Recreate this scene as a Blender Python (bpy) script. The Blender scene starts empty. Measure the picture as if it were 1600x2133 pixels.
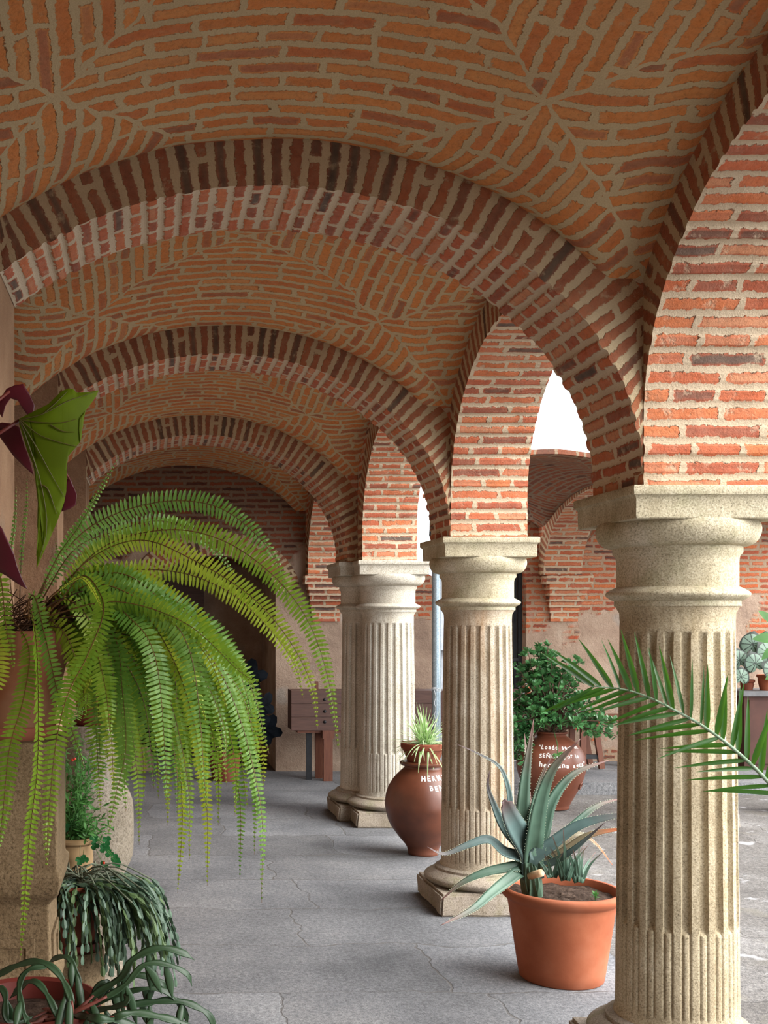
import bpy, bmesh, math, random
from math import pi, sin, cos, sqrt, atan2, radians
from mathutils import Vector, Matrix, noise

random.seed(7)
SC = bpy.context.scene
COL = SC.collection
F = 2330.0; PX0 = 310.0; PY0 = 1284.0; EYE = 1.55      # measured from the arcade's vanishing point

# ------------------------------------------------------------------ camera
cam = bpy.data.cameras.new('camera'); cam_o = bpy.data.objects.new('camera', cam); COL.objects.link(cam_o)
cam_o.location = (0, 0, EYE); cam_o.rotation_euler = (pi/2, 0, 0)
cam.sensor_fit = 'VERTICAL'; cam.sensor_height = 36.0; cam.lens = F/2133*36
cam.shift_x = (800-PX0)/2133; cam.shift_y = (PY0-1066.5)/2133
cam.clip_start = 0.05
SC.camera = cam_o
# ------------------------------------------------------------------ light
w = bpy.data.worlds.new('overcast_sky'); SC.world = w; w.use_nodes = True
bg = w.node_tree.nodes['Background']; bg.inputs[0].default_value = (0.93, 0.965, 1.0, 1); bg.inputs[1].default_value = 3.0
sun = bpy.data.lights.new('sun', 'SUN'); sun.energy = 6.5; sun.angle = radians(60); sun.color = (1, .97, .92)
sun_o = bpy.data.objects.new('sun', sun); COL.objects.link(sun_o)
sun_o.rotation_euler = Vector((-.79, .31, -.53)).to_track_quat('-Z', 'Y').to_euler()
SC.view_settings.view_transform = 'Standard'; SC.view_settings.look = 'None'
SC.view_settings.exposure = 0.52; SC.view_settings.gamma = 1; SC.view_settings.use_curve_mapping = False
SC.cycles.max_bounces = 12; SC.cycles.diffuse_bounces = 8; SC.cycles.transparent_max_bounces = 8
SC.cycles.sample_clamp_indirect = 6

def S(h):
    if isinstance(h, tuple): return h if len(h) == 4 else (*h, 1)
    h = h.lstrip('#'); c = [int(h[i:i+2], 16)/255 for i in (0, 2, 4)]
    return tuple(v/12.92 if v <= .04045 else ((v+.055)/1.055)**2.4 for v in c) + (1,)
def P(x, y, z): return Vector(((x-PX0)*z/F, z, EYE + (PY0-y)*z/F))

# ------------------------------------------------------------------ node helpers
class NT:
    def __init__(s, name):
        s.m = bpy.data.materials.new(name); s.m.use_nodes = True; s.t = s.m.node_tree
        s.b = s.t.nodes['Principled BSDF']; s.out = s.t.nodes['Material Output']
    def n(s, typ, **kw):
        nd = s.t.nodes.new(typ)
        for k, v in kw.items(): setattr(nd, k, v)
        return nd
    def l(s, a, b): s.t.links.new(a, b)
    def inp(s, nd, k, v):
        if hasattr(v, 'is_linked') or isinstance(v, bpy.types.NodeSocket): s.l(v, nd.inputs[k])
        else: nd.inputs[k].default_value = v
    def math(s, op, a, b=0.0, c=0.0, clamp=False):
        nd = s.n('ShaderNodeMath', operation=op, use_clamp=clamp)
        s.inp(nd, 0, a); s.inp(nd, 1, b); s.inp(nd, 2, c); return nd.outputs[0]
    def vmath(s, op, a, b=(0, 0, 0), scale=None):
        nd = s.n('ShaderNodeVectorMath', operation=op)
        s.inp(nd, 0, a); s.inp(nd, 1, b)
        if scale is not None: s.inp(nd, 'Scale', scale)
        return nd.outputs[0]
    def noise(s, vec, scale, detail=4, rough=.55, color=False):
        nd = s.n('ShaderNodeTexNoise'); s.inp(nd, 'Vector', vec); nd.inputs['Scale'].default_value = scale
        nd.inputs['Detail'].default_value = detail; nd.inputs['Roughness'].default_value = rough
        return nd.outputs['Color' if color else 'Fac']
    def ramp(s, fac, stops, interp='LINEAR'):
        nd = s.n('ShaderNodeValToRGB'); nd.color_ramp.interpolation = interp
        e = nd.color_ramp.elements
        while len(e) < len(stops): e.new(.5)
        for i, (p, c) in enumerate(stops): e[i].position = p; e[i].color = S(c) if not isinstance(c, float) else (c, c, c, 1)
        s.inp(nd, 0, fac); return nd.outputs[0]
    def mix(s, fac, a, b, blend='MIX'):
        nd = s.n('ShaderNodeMix', data_type='RGBA', blend_type=blend)
        s.inp(nd, 0, fac); s.inp(nd, 6, a); s.inp(nd, 7, b); return nd.outputs[2]
    def bump(s, h, strength=.5, dist=.01, normal=None):
        nd = s.n('ShaderNodeBump'); nd.inputs['Strength'].default_value = strength; nd.inputs['Distance'].default_value = dist
        s.inp(nd, 'Height', h)
        if normal is not None: s.l(normal, nd.inputs['Normal'])
        return nd.outputs[0]
    def obj(s): return s.n('ShaderNodeNewGeometry').outputs['Position'] if False else s.n('ShaderNodeTexCoord').outputs['Object']
    def uv(s, name='UVMap'):
        nd = s.n('ShaderNodeUVMap'); nd.uv_map = name; return nd.outputs[0]
    def sep(s, v):
        nd = s.n('ShaderNodeSeparateXYZ'); s.l(v, nd.inputs[0]); return nd.outputs
    def comb(s, x, y, z=0.0):
        nd = s.n('ShaderNodeCombineXYZ'); s.inp(nd, 0, x); s.inp(nd, 1, y); s.inp(nd, 2, z); return nd.outputs[0]

BRICKS_ORANGE = [(0, '#96604a'), (.05, '#a85c40'), (.18, '#c4683a'), (.35, '#d2783c'), (.52, '#da8644'), (.68, '#ca743a'), (.82, '#d88e50'), (.94, '#b4684a')]
BRICKS_RED = [(0, '#3f3236'), (.07, '#5d3a35'), (.15, '#8c3c2a'), (.32, '#ad4a2c'), (.5, '#bf5932'), (.64, '#ca6c3a'), (.80, '#bd5f3e'), (.92, '#cb845e')]
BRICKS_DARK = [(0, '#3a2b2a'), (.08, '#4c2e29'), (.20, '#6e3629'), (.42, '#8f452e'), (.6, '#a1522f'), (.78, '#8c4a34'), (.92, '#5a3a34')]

def masonry(nt, uvv, palette, mortar, bw=.25, row=.057, joint=.0105, smear=.35, extra_mortar=None, wob=1.0):
    """irregular hand laid bricks in wide lime joints: returns colour, height"""
    ob = nt.obj()
    n1 = nt.vmath('SUBTRACT', nt.noise(ob, 9, 2, color=True), (.5, .5, .5))
    n2 = nt.vmath('SUBTRACT', nt.noise(ob, 34, 2, color=True), (.5, .5, .5))
    n3 = nt.vmath('SUBTRACT', nt.noise(ob, 120, 2, color=True), (.5, .5, .5))
    v = nt.vmath('ADD', uvv, nt.vmath('MULTIPLY', n1, (.055*wob, .020*wob, 0)))
    v = nt.vmath('ADD', v, nt.vmath('MULTIPLY', n2, (.018*wob, .010*wob, 0)))
    v = nt.vmath('ADD', v, nt.vmath('MULTIPLY', n3, (.006, .0045, 0)))
    br = nt.n('ShaderNodeTexBrick', offset=.5, offset_frequency=2, squash=.62, squash_frequency=3)
    nt.l(v, br.inputs['Vector'])
    br.inputs['Color1'].default_value = (0, 0, 0, 1); br.inputs['Color2'].default_value = (1, 1, 1, 1); br.inputs['Mortar'].default_value = (.5, .5, .5, 1)
    br.inputs['Scale'].default_value = 1; br.inputs['Mortar Size'].default_value = joint*2
    br.inputs['Mortar Smooth'].default_value = 1; br.inputs['Bias'].default_value = 0
    br.inputs['Brick Width'].default_value = bw; br.inputs['Row Height'].default_value = row
    rnd = nt.sep(br.outputs['Color'])[0]
    m = nt.math('MULTIPLY_ADD', nt.noise(ob, 17, 5, .62), 1.5, -.90)             # where lime is smeared over bricks
    m = nt.math('MULTIPLY', nt.math('MAXIMUM', m, 0), smear*8)
    rg = nt.math('ADD', nt.math('MULTIPLY', nt.math('SUBTRACT', nt.noise(ob, 42, 3, .6), .5), 1.35), nt.math('MULTIPLY', nt.math('SUBTRACT', nt.noise(ob, 170, 2, .6), .5), .55))
    fac = nt.math('MULTIPLY_ADD', nt.math('ADD', nt.math('SUBTRACT', br.outputs['Fac'], .5), rg), 6, .5, clamp=True)
    fac = nt.math('ADD', fac, m, clamp=True)
    if extra_mortar is not None: fac = nt.math('MAXIMUM', fac, extra_mortar)
    bc = nt.ramp(rnd, palette, 'LINEAR')
    mott = nt.ramp(nt.noise(ob, 70, 5, .7), [(.30, '#9a8f8a'), (.5, '#f0f0f0'), (.72, '#ffffff')])
    bc = nt.mix(.55, bc, mott, 'MULTIPLY')
    bc = nt.mix(nt.math('MULTIPLY', nt.noise(ob, 22, 3), .28), bc, S(mortar))
    mc = nt.mix(nt.noise(ob, 240, 3, .7), nt.mix(.5, S(mortar), S('#7d6a55')), S(mortar))
    mc = nt.mix(nt.math('MULTIPLY', nt.ramp(nt.noise(ob, 3.2, 4), [(.45, 0.0), (.75, 1.0)]), .35), mc, S('#8f7a60'))
    col = nt.mix(fac, bc, mc)
    h = nt.math('ADD', nt.math('MULTIPLY', nt.math('SUBTRACT', 1, fac), .5), nt.math('MULTIPLY', nt.noise(ob, 110, 5, .7), .55))
    return col, h

def brick_mat(name, palette, mortar, **kw):
    nt = NT(name)
    c, h = masonry(nt, nt.uv(), palette, mortar, **kw)
    nt.l(c, nt.b.inputs['Base Color']); nt.b.inputs['Roughness'].default_value = .95
    nt.b.inputs['Specular IOR Level'].default_value = .1
    nt.l(nt.bump(h, .8, .012), nt.b.inputs['Normal']); return nt.m

def vault_mat(name, palette, mortar, swap=1.22):
    nt = NT(name); ob = nt.obj()
    loc = nt.vmath('SUBTRACT', nt.uv('bay'), (0, 0, 0))
    d = nt.vmath('SCALE', nt.vmath('SUBTRACT', nt.noise(ob, 6, 3, color=True), (.5, .5, .5)), scale=.09)
    s = nt.sep(nt.vmath('ADD', loc, d))
    a = nt.math('ABSOLUTE', s[0]); b = nt.math('ABSOLUTE', s[1])
    t = nt.math('GREATER_THAN', b, a)
    cn = nt.math('GREATER_THAN', nt.math('ADD', a, b), swap)
    cn = nt.math('MULTIPLY', cn, nt.math('GREATER_THAN', nt.math('MINIMUM', a, b), .30))
    x = nt.math('ABSOLUTE', nt.math('SUBTRACT', t, cn))
    e1 = nt.math('LESS_THAN', nt.math('ABSOLUTE', nt.math('SUBTRACT', a, b)), .008)
    e2 = nt.math('LESS_THAN', nt.math('ABSOLUTE', nt.math('SUBTRACT', nt.math('ADD', a, b), swap)), .010)
    e2 = nt.math('MULTIPLY', e2, nt.math('GREATER_THAN', nt.math('MINIMUM', a, b), .30))
    uvv = nt.mix(x, nt.uv('courses_y'), nt.uv('courses_x'))
    c, h = masonry(nt, uvv, palette, mortar, extra_mortar=nt.math('MAXIMUM', e1, e2), smear=.22, bw=.25, row=.060, joint=.0112)
    nt.l(c, nt.b.inputs['Base Color']); nt.b.inputs['Roughness'].default_value = .95
    nt.b.inputs['Specular IOR Level'].default_value = .1
    nt.l(nt.bump(h, .8, .012), nt.b.inputs['Normal']); return nt.m

def rubble_mat(name, brick_above=2.1, band=.5, amount=.0, pal=None, mort='#b79c84', tone='#ffffff'):
    """rough lime plaster over field stones, bricks showing above a height"""
    nt = NT(name); ob = nt.obj()
    c, h = masonry(nt, nt.uv(), pal or BRICKS_RED, mort, smear=.3, bw=.24, joint=.0135)
    z = nt.sep(ob)[2]
    base = nt.ramp(nt.noise(ob, 3.5, 6, .62), [(.25, '#8d786a'), (.45, '#a8917f'), (.6, '#b59f8c'), (.78, '#c4b3a2')])
    vo = nt.n('ShaderNodeTexVoronoi', feature='F1'); nt.l(nt.vmath('ADD', ob, nt.vmath('SCALE', nt.noise(ob, 5, 3, color=True), scale=.2)), vo.inputs['Vector']); vo.inputs['Scale'].default_value = 3.3
    st = nt.ramp(vo.outputs['Distance'], [(.16, 1.0), (.30, 0.0)])
    st = nt.math('MULTIPLY', st, nt.ramp(nt.sep(vo.outputs['Color'])[0], [(.45, 0.0), (.55, 1.0)]))
    stone = nt.ramp(nt.noise(ob, 45, 4, .7), [(.3, '#857f78'), (.6, '#a8a29a')])
    base = nt.mix(nt.math('MULTIPLY', st, .55), base, stone)
    base = nt.mix(.35, base, nt.ramp(nt.noise(ob, 160, 3, .8), [(.3, '#8a8178'), (.6, '#ffffff')]), 'MULTIPLY')
    base = nt.mix(1.0, base, S(tone), 'MULTIPLY')
    k = nt.math('MULTIPLY_ADD', nt.noise(ob, 2.2, 4), band*2.4, -band*1.2)
    mask = nt.math('SUBTRACT', nt.math('ADD', z, k), brick_above)
    mask = nt.math('MULTIPLY', mask, 12, clamp=True)
    if amount:
        mask = nt.math('MAXIMUM', mask, nt.ramp(nt.noise(ob, 1.6, 3), [(.60-amount, 0.0), (.63-amount, 1.0)]))
    col = nt.mix(mask, base, c)
    hh = nt.math('ADD', nt.math('MULTIPLY', h, mask), nt.math('MULTIPLY', nt.noise(ob, 38, 5, .7), .9))
    nt.l(col, nt.b.inputs['Base Color']); nt.b.inputs['Roughness'].default_value = .95
    nt.b.inputs['Specular IOR Level'].default_value = .1
    nt.l(nt.bump(hh, .8, .014), nt.b.inputs['Normal']); return nt.m

def stone_mat(name, c0, c1, c2, stain='#6b5f43', moss=.0, speck=170):
    nt = NT(name); ob = nt.obj()
    base = nt.ramp(nt.noise(ob, 4.5, 5, .6), [(.3, c0), (.5, c1), (.7, c2)])
    sp = nt.ramp(nt.noise(ob, speck, 3, .8), [(.30, '#4a453e'), (.47, '#dcd8ce'), (.6, '#ffffff')])
    base = nt.mix(.75, base, sp, 'MULTIPLY')
    vv = nt.vmath('MULTIPLY', ob, (7, 7, 1.3))
    st = nt.ramp(nt.noise(vv, 1, 4, .6), [(.52, 0.0), (.72, 1.0)])
    base = nt.mix(nt.math('MULTIPLY', st, .4), base, S(stain))
    if moss:
        mm = nt.ramp(nt.noise(ob, 8, 5, .6), [(.52, 0.0), (.66, 1.0)])
        base = nt.mix(nt.math('MULTIPLY', mm, moss), base, S('#6c7040'))
    nt.l(base, nt.b.inputs['Base Color']); nt.b.inputs['Roughness'].default_value = .92
    nt.b.inputs['Specular IOR Level'].default_value = .15
    h = nt.math('ADD', nt.math('MULTIPLY', nt.noise(ob, 150, 4, .8), .5), nt.math('MULTIPLY', nt.noise(ob, 22, 4, .6), 1.0))
    nt.l(nt.bump(h, .7, .006), nt.b.inputs['Normal']); return nt.m

def floor_mat(name, c0, c1, c2, slab=(1.05, .62), joint=.006, rough_bump=.004, big=1.3, jd='#5d5a58', off=(0, 0, 0), patches=.0):
    nt = NT(name); ob = nt.obj()
    base = nt.ramp(nt.noise(ob, big, 6, .62), [(.3, c0), (.5, c1), (.7, c2)])
    sp = nt.ramp(nt.noise(ob, 150, 4, .85), [(.34, '#55535a'), (.5, '#d8d8d8'), (.62, '#ffffff')])
    base = nt.mix(.8, base, sp, 'MULTIPLY')
    base = nt.mix(.55, base, nt.ramp(nt.noise(ob, 48, 4, .75), [(.38, '#8a8a90'), (.6, '#ffffff')]), 'MULTIPLY')
    v = nt.vmath('ADD', nt.vmath('ADD', ob, off), nt.vmath('SCALE', nt.vmath('SUBTRACT', nt.noise(ob, 3, 3, color=True), (.5, .5, .5)), scale=.22))
    br = nt.n('ShaderNodeTexBrick', offset=.4, offset_frequency=2, squash=.7, squash_frequency=3); nt.l(v, br.inputs['Vector'])
    br.inputs['Color1'].default_value = (0, 0, 0, 1); br.inputs['Color2'].default_value = (1, 1, 1, 1)
    br.inputs['Scale'].default_value = 1; br.inputs['Mortar Size'].default_value = joint; br.inputs['Mortar Smooth'].default_value = .6
    br.inputs['Brick Width'].default_value = slab[0]; br.inputs['Row Height'].default_value = slab[1]
    tone = nt.ramp(nt.sep(br.outputs['Color'])[0], [(0, '#d2cfcc'), (1, '#ffffff')])
    base = nt.mix(.8, base, tone, 'MULTIPLY')
    vis = nt.ramp(nt.noise(ob, 1.7, 3), [(.38, 0.0), (.58, 1.0)])
    base = nt.mix(nt.math('MULTIPLY', nt.math('MULTIPLY', br.outputs['Fac'], vis), .8), base, S(jd))
    if patches:
        pm = nt.ramp(nt.noise(ob, 5, 5, .6), [(.60, 0.0), (.68, 1.0)])
        base = nt.mix(nt.math('MULTIPLY', pm, patches), base, S('#c9c9cc'))
        pm = nt.ramp(nt.noise(nt.vmath('ADD', ob, (7, 3, 1)), 3.4, 5, .6), [(.56, 0.0), (.66, 1.0)])
        base = nt.mix(nt.math('MULTIPLY', pm, patches), base, S('#6f6a60'))
    nt.l(base, nt.b.inputs['Base Color']); nt.b.inputs['Roughness'].default_value = .8
    nt.b.inputs['Specular IOR Level'].default_value = .25
    h = nt.math('ADD', nt.math('MULTIPLY', nt.noise(ob, 130, 4, .75), .4), nt.math('MULTIPLY', nt.noise(ob, 14, 5, .65), 1.0))
    h = nt.math('SUBTRACT', h, nt.math('MULTIPLY', br.outputs['Fac'], .5))
    nt.l(nt.bump(h, .8, rough_bump), nt.b.inputs['Normal']); return nt.m

def plain(name, c0, c1=None, rough=.6, scale=12, spec=.3, bump=0, metal=0, stretch=None, dirt=None):
    nt = NT(name); ob = nt.obj()
    v = nt.vmath('MULTIPLY', ob, stretch) if stretch else ob
    c = nt.ramp(nt.noise(v, scale, 5, .6), [(.32, c0), (.68, c1 or c0)])
    if dirt: c = nt.mix(nt.math('MULTIPLY', nt.ramp(nt.noise(ob, 5, 4), [(.5, 0.0), (.7, 1.0)]), .5), c, S(dirt))
    nt.l(c, nt.b.inputs['Base Color']); nt.b.inputs['Roughness'].default_value = rough
    nt.b.inputs['Specular IOR Level'].default_value = spec; nt.b.inputs['Metallic'].default_value = metal
    if bump: nt.l(nt.bump(nt.noise(v, scale*4, 4, .7), .6, bump), nt.b.inputs['Normal'])
    return nt.m

def leaf_mat(name, c0, c1, rough=.5, trans=.35, tcol=None, scale=9, attr=None, tip=None, spec=.35):
    """leaf: glossy diffuse skin and a translucent body. attr: UV v runs 0..1 along the leaf"""
    nt = NT(name); ob = nt.obj()
    c = nt.ramp(nt.noise(ob, scale, 3), [(.3, c0), (.7, c1)])
    if attr == 'tip':
        s = nt.sep(nt.uv()); c = nt.mix(nt.ramp(s[1], [(.62, 0.0), (.95, 1.0)]), c, S(tip))
    if attr == 'stripe':
        s = nt.sep(nt.uv()); e = nt.math('ABSOLUTE', nt.math('SUBTRACT', s[0], .5))
        c = nt.mix(nt.ramp(e, [(.22, 0.0), (.32, 1.0)]), c, S(tip))
    if attr == 'veins':
        s = nt.sep(nt.uv())
        an = nt.math('ARCTAN2', s[1], s[0])
        r = nt.math('SQRT', nt.math('ADD', nt.math('MULTIPLY', s[0], s[0]), nt.math('MULTIPLY', s[1], s[1])))
        ww = nt.math('ABSOLUTE', nt.math('SINE', nt.math('MULTIPLY', an, 4.5)))
        ln = nt.math('LESS_THAN', nt.math('MULTIPLY', ww, nt.math('POWER', r, .7)), nt.math('MULTIPLY', nt.noise(ob, 60, 3), .38))
        edge = nt.math('GREATER_THAN', r, .82)
        c = nt.mix(nt.math('MAXIMUM', ln, edge), c, S(tip))
    nt.l(c, nt.b.inputs['Base Color']); nt.b.inputs['Roughness'].default_value = rough; nt.b.inputs['Specular IOR Level'].default_value = spec
    if trans:
        tr = nt.n('ShaderNodeBsdfTranslucent'); nt.l(nt.mix(.5, c, S(tcol or c1)), tr.inputs[0])
        mx = nt.n('ShaderNodeMixShader'); mx.inputs[0].default_value = trans
        nt.l(nt.b.outputs[0], mx.inputs[1]); nt.l(tr.outputs[0], mx.inputs[2]); nt.l(mx.outputs[0], nt.out.inputs[0])
    return nt.m

M = {}
M['vault'] = vault_mat('vault_brick', BRICKS_ORANGE, '#d3bf98')
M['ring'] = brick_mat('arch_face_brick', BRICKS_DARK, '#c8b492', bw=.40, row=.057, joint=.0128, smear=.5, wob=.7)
M['soffit'] = brick_mat('arch_soffit_brick', BRICKS_RED, '#dccbb2', bw=.20, row=.057, joint=.0125, smear=.5, wob=.7)
M['pier'] = brick_mat('arcade_brick', BRICKS_RED, '#d3bfa4', bw=.25, row=.057, joint=.0112, smear=.55, wob=.8)
M['rubble'] = rubble_mat('plastered_rubble', 2.35, .35)
M['rubble_brick'] = rubble_mat('plaster_and_brick', 2.10, .6, .0, BRICKS_DARK, '#8a7462')
M['wing_wall'] = rubble_mat('wing_wall_brick', 1.55, .9, .07)
M['shaded_wing_vault'] = vault_mat('shaded_wing_vault_brick', [(0, '#5c3a30'), (.3, '#8a4a32'), (.6, '#9c5636'), (.9, '#7e4634')], '#8a7866')  # vault brick darkened in colour to stand in for shade under the wing
M['plaster'] = rubble_mat('old_plaster', 9, .3, tone='#dccbb8')
M['granite'] = floor_mat('gallery_granite', '#74767a', '#919397', '#a9aaac', slab=(1.25, .66), joint=.008)
M['court'] = floor_mat('courtyard_granite', '#7c7773', '#938f8b', '#a9a6a3', slab=(1.6, .9), rough_bump=.02, big=2.3, patches=.55)
M['stone'] = stone_mat('warm_granite', '#b0a58c', '#c4baa2', '#d0c8b6', moss=.22)
M['stone_shaft'] = stone_mat('shaft_granite', '#a29582', '#b9ac99', '#cbc0b0', stain='#9c6a34')
M['stone_pale'] = stone_mat('pale_granite', '#b3ac9f', '#c6c0b4', '#d3cec4', stain='#8c7f6c')
M['stone_base'] = stone_mat('base_granite', '#8d8272', '#a1968a', '#b3aaa0', moss=.35)
M['pedestal'] = stone_mat('pedestal_stone', '#5f4f3b', '#6f5e48', '#7c6b54', stain='#5c4a34', speck=150)
M['stand_stone'] = stone_mat('stand_stone', '#6f665a', '#857c70', '#938b82', speck=150)
M['terracotta'] = plain('terracotta', '#8a4a30', '#9c5a3e', .75, 6, .2, .001, dirt='#a86a50')
M['terracotta_dark'] = plain('old_terracotta', '#6a3624', '#7e4432', .8, 6, .2, .001, dirt='#6b4a3a')
M['terracotta_red'] = plain('red_plastic', '#4c1812', '#62221a', .6, 6, .3)
M['jar'] = plain('glazed_brown', '#4c291c', '#6e3f2c', .38, 4, .45, .001, dirt='#4a2a1e')
M['jar2'] = plain('glazed_red_brown', '#603524', '#7e4733', .42, 4, .45, .001, dirt='#5c3526')
M['beige_pot'] = plain('beige_clay', '#80684a', '#937856', .8, 6, .2)
M['soil'] = plain('soil', '#2c211b', '#5a4a40', .95, 60, .1, .01)
M['paint'] = plain('white_paint', '#e8e4dc', '#f4f0ea', .6)
M['wood'] = plain('dark_wood', '#4a332c', '#5e433a', .55, 5, .4, .001, stretch=(1, 6, 12))
M['wood_red'] = plain('red_wood', '#5c3324', '#70432f', .55, 8, .4, .001, stretch=(8, 8, 1))
M['iron'] = plain('black_iron', '#17181b', '#26272b', .5, 20, .4)
M['zinc'] = plain('galvanised_steel', '#8397a3', '#b4c3cc', .38, 90, .5, metal=.6)
M['grey_wall'] = plain('grey_render', '#8e949c', '#a6acb4', .8)
M['white_wire'] = plain('white_wire', '#d8dce0', '#eef0f2', .5)
M['fern'] = leaf_mat('fern_green', '#557a18', '#809c30', .45, .40, '#9ac43c')
M['fern2'] = leaf_mat('fern_yellow_green', '#7a9a22', '#a8b83c', .45, .42, '#b8c440')
M['fern3'] = leaf_mat('fern_deep_green', '#4d7828', '#769a44', .45, .3, '#7ab03c')
M['rachis'] = plain('rachis_brown', '#4a3018', '#6a4c24', .6)
M['dry'] = plain('dry_stems', '#2e1c14', '#4c3322', .8)
M['begonia'] = leaf_mat('begonia_green', '#56660c', '#6f8614', .6, .5, '#86a014', scale=10, spec=.15)
M['begonia_red'] = leaf_mat('begonia_red', '#3c0f18', '#5c1a26', .4, .2, '#701824')
M['begonia_vein'] = plain('begonia_vein', '#3c3c08', '#4c3a0c', .6)
M['begonia_stem'] = plain('begonia_stem', '#4c1c1c', '#6a2c22', .5)
M['rex'] = leaf_mat('rex_begonia', '#55705f', '#7f9685', .45, .15, '#7c9a86', attr='veins', tip='#1f2a22')
M['cactus'] = leaf_mat('cactus_green', '#33473a', '#4e6450', .5, .08)
M['cactus2'] = leaf_mat('cactus_olive', '#3c5230', '#5a7046', .5, .1)
M['cactus_stem'] = plain('cactus_stem', '#4a4c3c', '#5e6654', .7)
M['epi'] = leaf_mat('strap_cactus', '#20361f', '#3a5238', .4, .15)
M['epi_stem'] = plain('strap_stem', '#5c2a26', '#6e3c30', .6)
M['palm'] = leaf_mat('palm_green', '#17390f', '#29561a', .38, .25, '#7ab83a')
M['palm_rachis'] = plain('palm_rachis', '#6f8a6a', '#8fa48c', .5)
M['aloe'] = leaf_mat('aloe_green', '#3a5446', '#587462', .45, .05, scale=6, attr='tip', tip='#6a4a44')
M['aloe2'] = leaf_mat('aloe_blue', '#3e524f', '#5e7674', .45, .05, scale=6, attr='tip', tip='#5c4a4a')
M['aloe3'] = leaf_mat('aloe_orange', '#6c6a54', '#8a7a60', .45, .05, scale=6, attr='tip', tip='#c4643a')
M['aloe_base'] = plain('aloe_base', '#46604e', '#607a66', .5, 10)
M['fern_pot'] = plain('brown_clay', '#58331f', '#6e4429', .8, 6, .2, .001, dirt='#7a6450')
M['stone_shaft_warm'] = stone_mat('warm_shaft_granite', '#a4967e', '#bbad93', '#cdc1a9', stain='#7e6a48')
M['tooth'] = plain('aloe_teeth', '#b8c8a8', '#cdd8bc', .6)
M['cut'] = plain('cut_stub', '#b08e6c', '#d2b898', .8, 30)
M['jade'] = leaf_mat('jade_green', '#35663a', '#5c9058', .3, .12, '#6aa050', scale=5, spec=.5)
M['bark'] = plain('bark', '#4c3a30', '#6a5444', .9, 20)
M['spider'] = leaf_mat('spider_plant', '#6a9a44', '#8ab45c', .4, .35, attr='stripe', tip='#d6dec0')
M['herb'] = leaf_mat('herb_green', '#3a6830', '#568844', .5, .35)
M['clover'] = leaf_mat('clover_green', '#1c552c', '#2a6c38', .5, .3)
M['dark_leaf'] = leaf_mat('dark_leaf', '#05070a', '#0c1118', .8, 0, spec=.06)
M['berry'] = plain('red_berry', '#b8301c', '#c84028', .35)
M['grey_top'] = plain('grey_slab', '#5a5a5c', '#6e6e70', .7)
M['brown_board'] = plain('brown_board', '#3c241e', '#4e3028', .7, 5)
M['brown_pot'] = plain('purple_pot', '#6c4a44', '#7e5a52', .7)
M['roof'] = plain('roof_mortar', '#8a7a66', '#9a8a76', .9)

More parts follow.
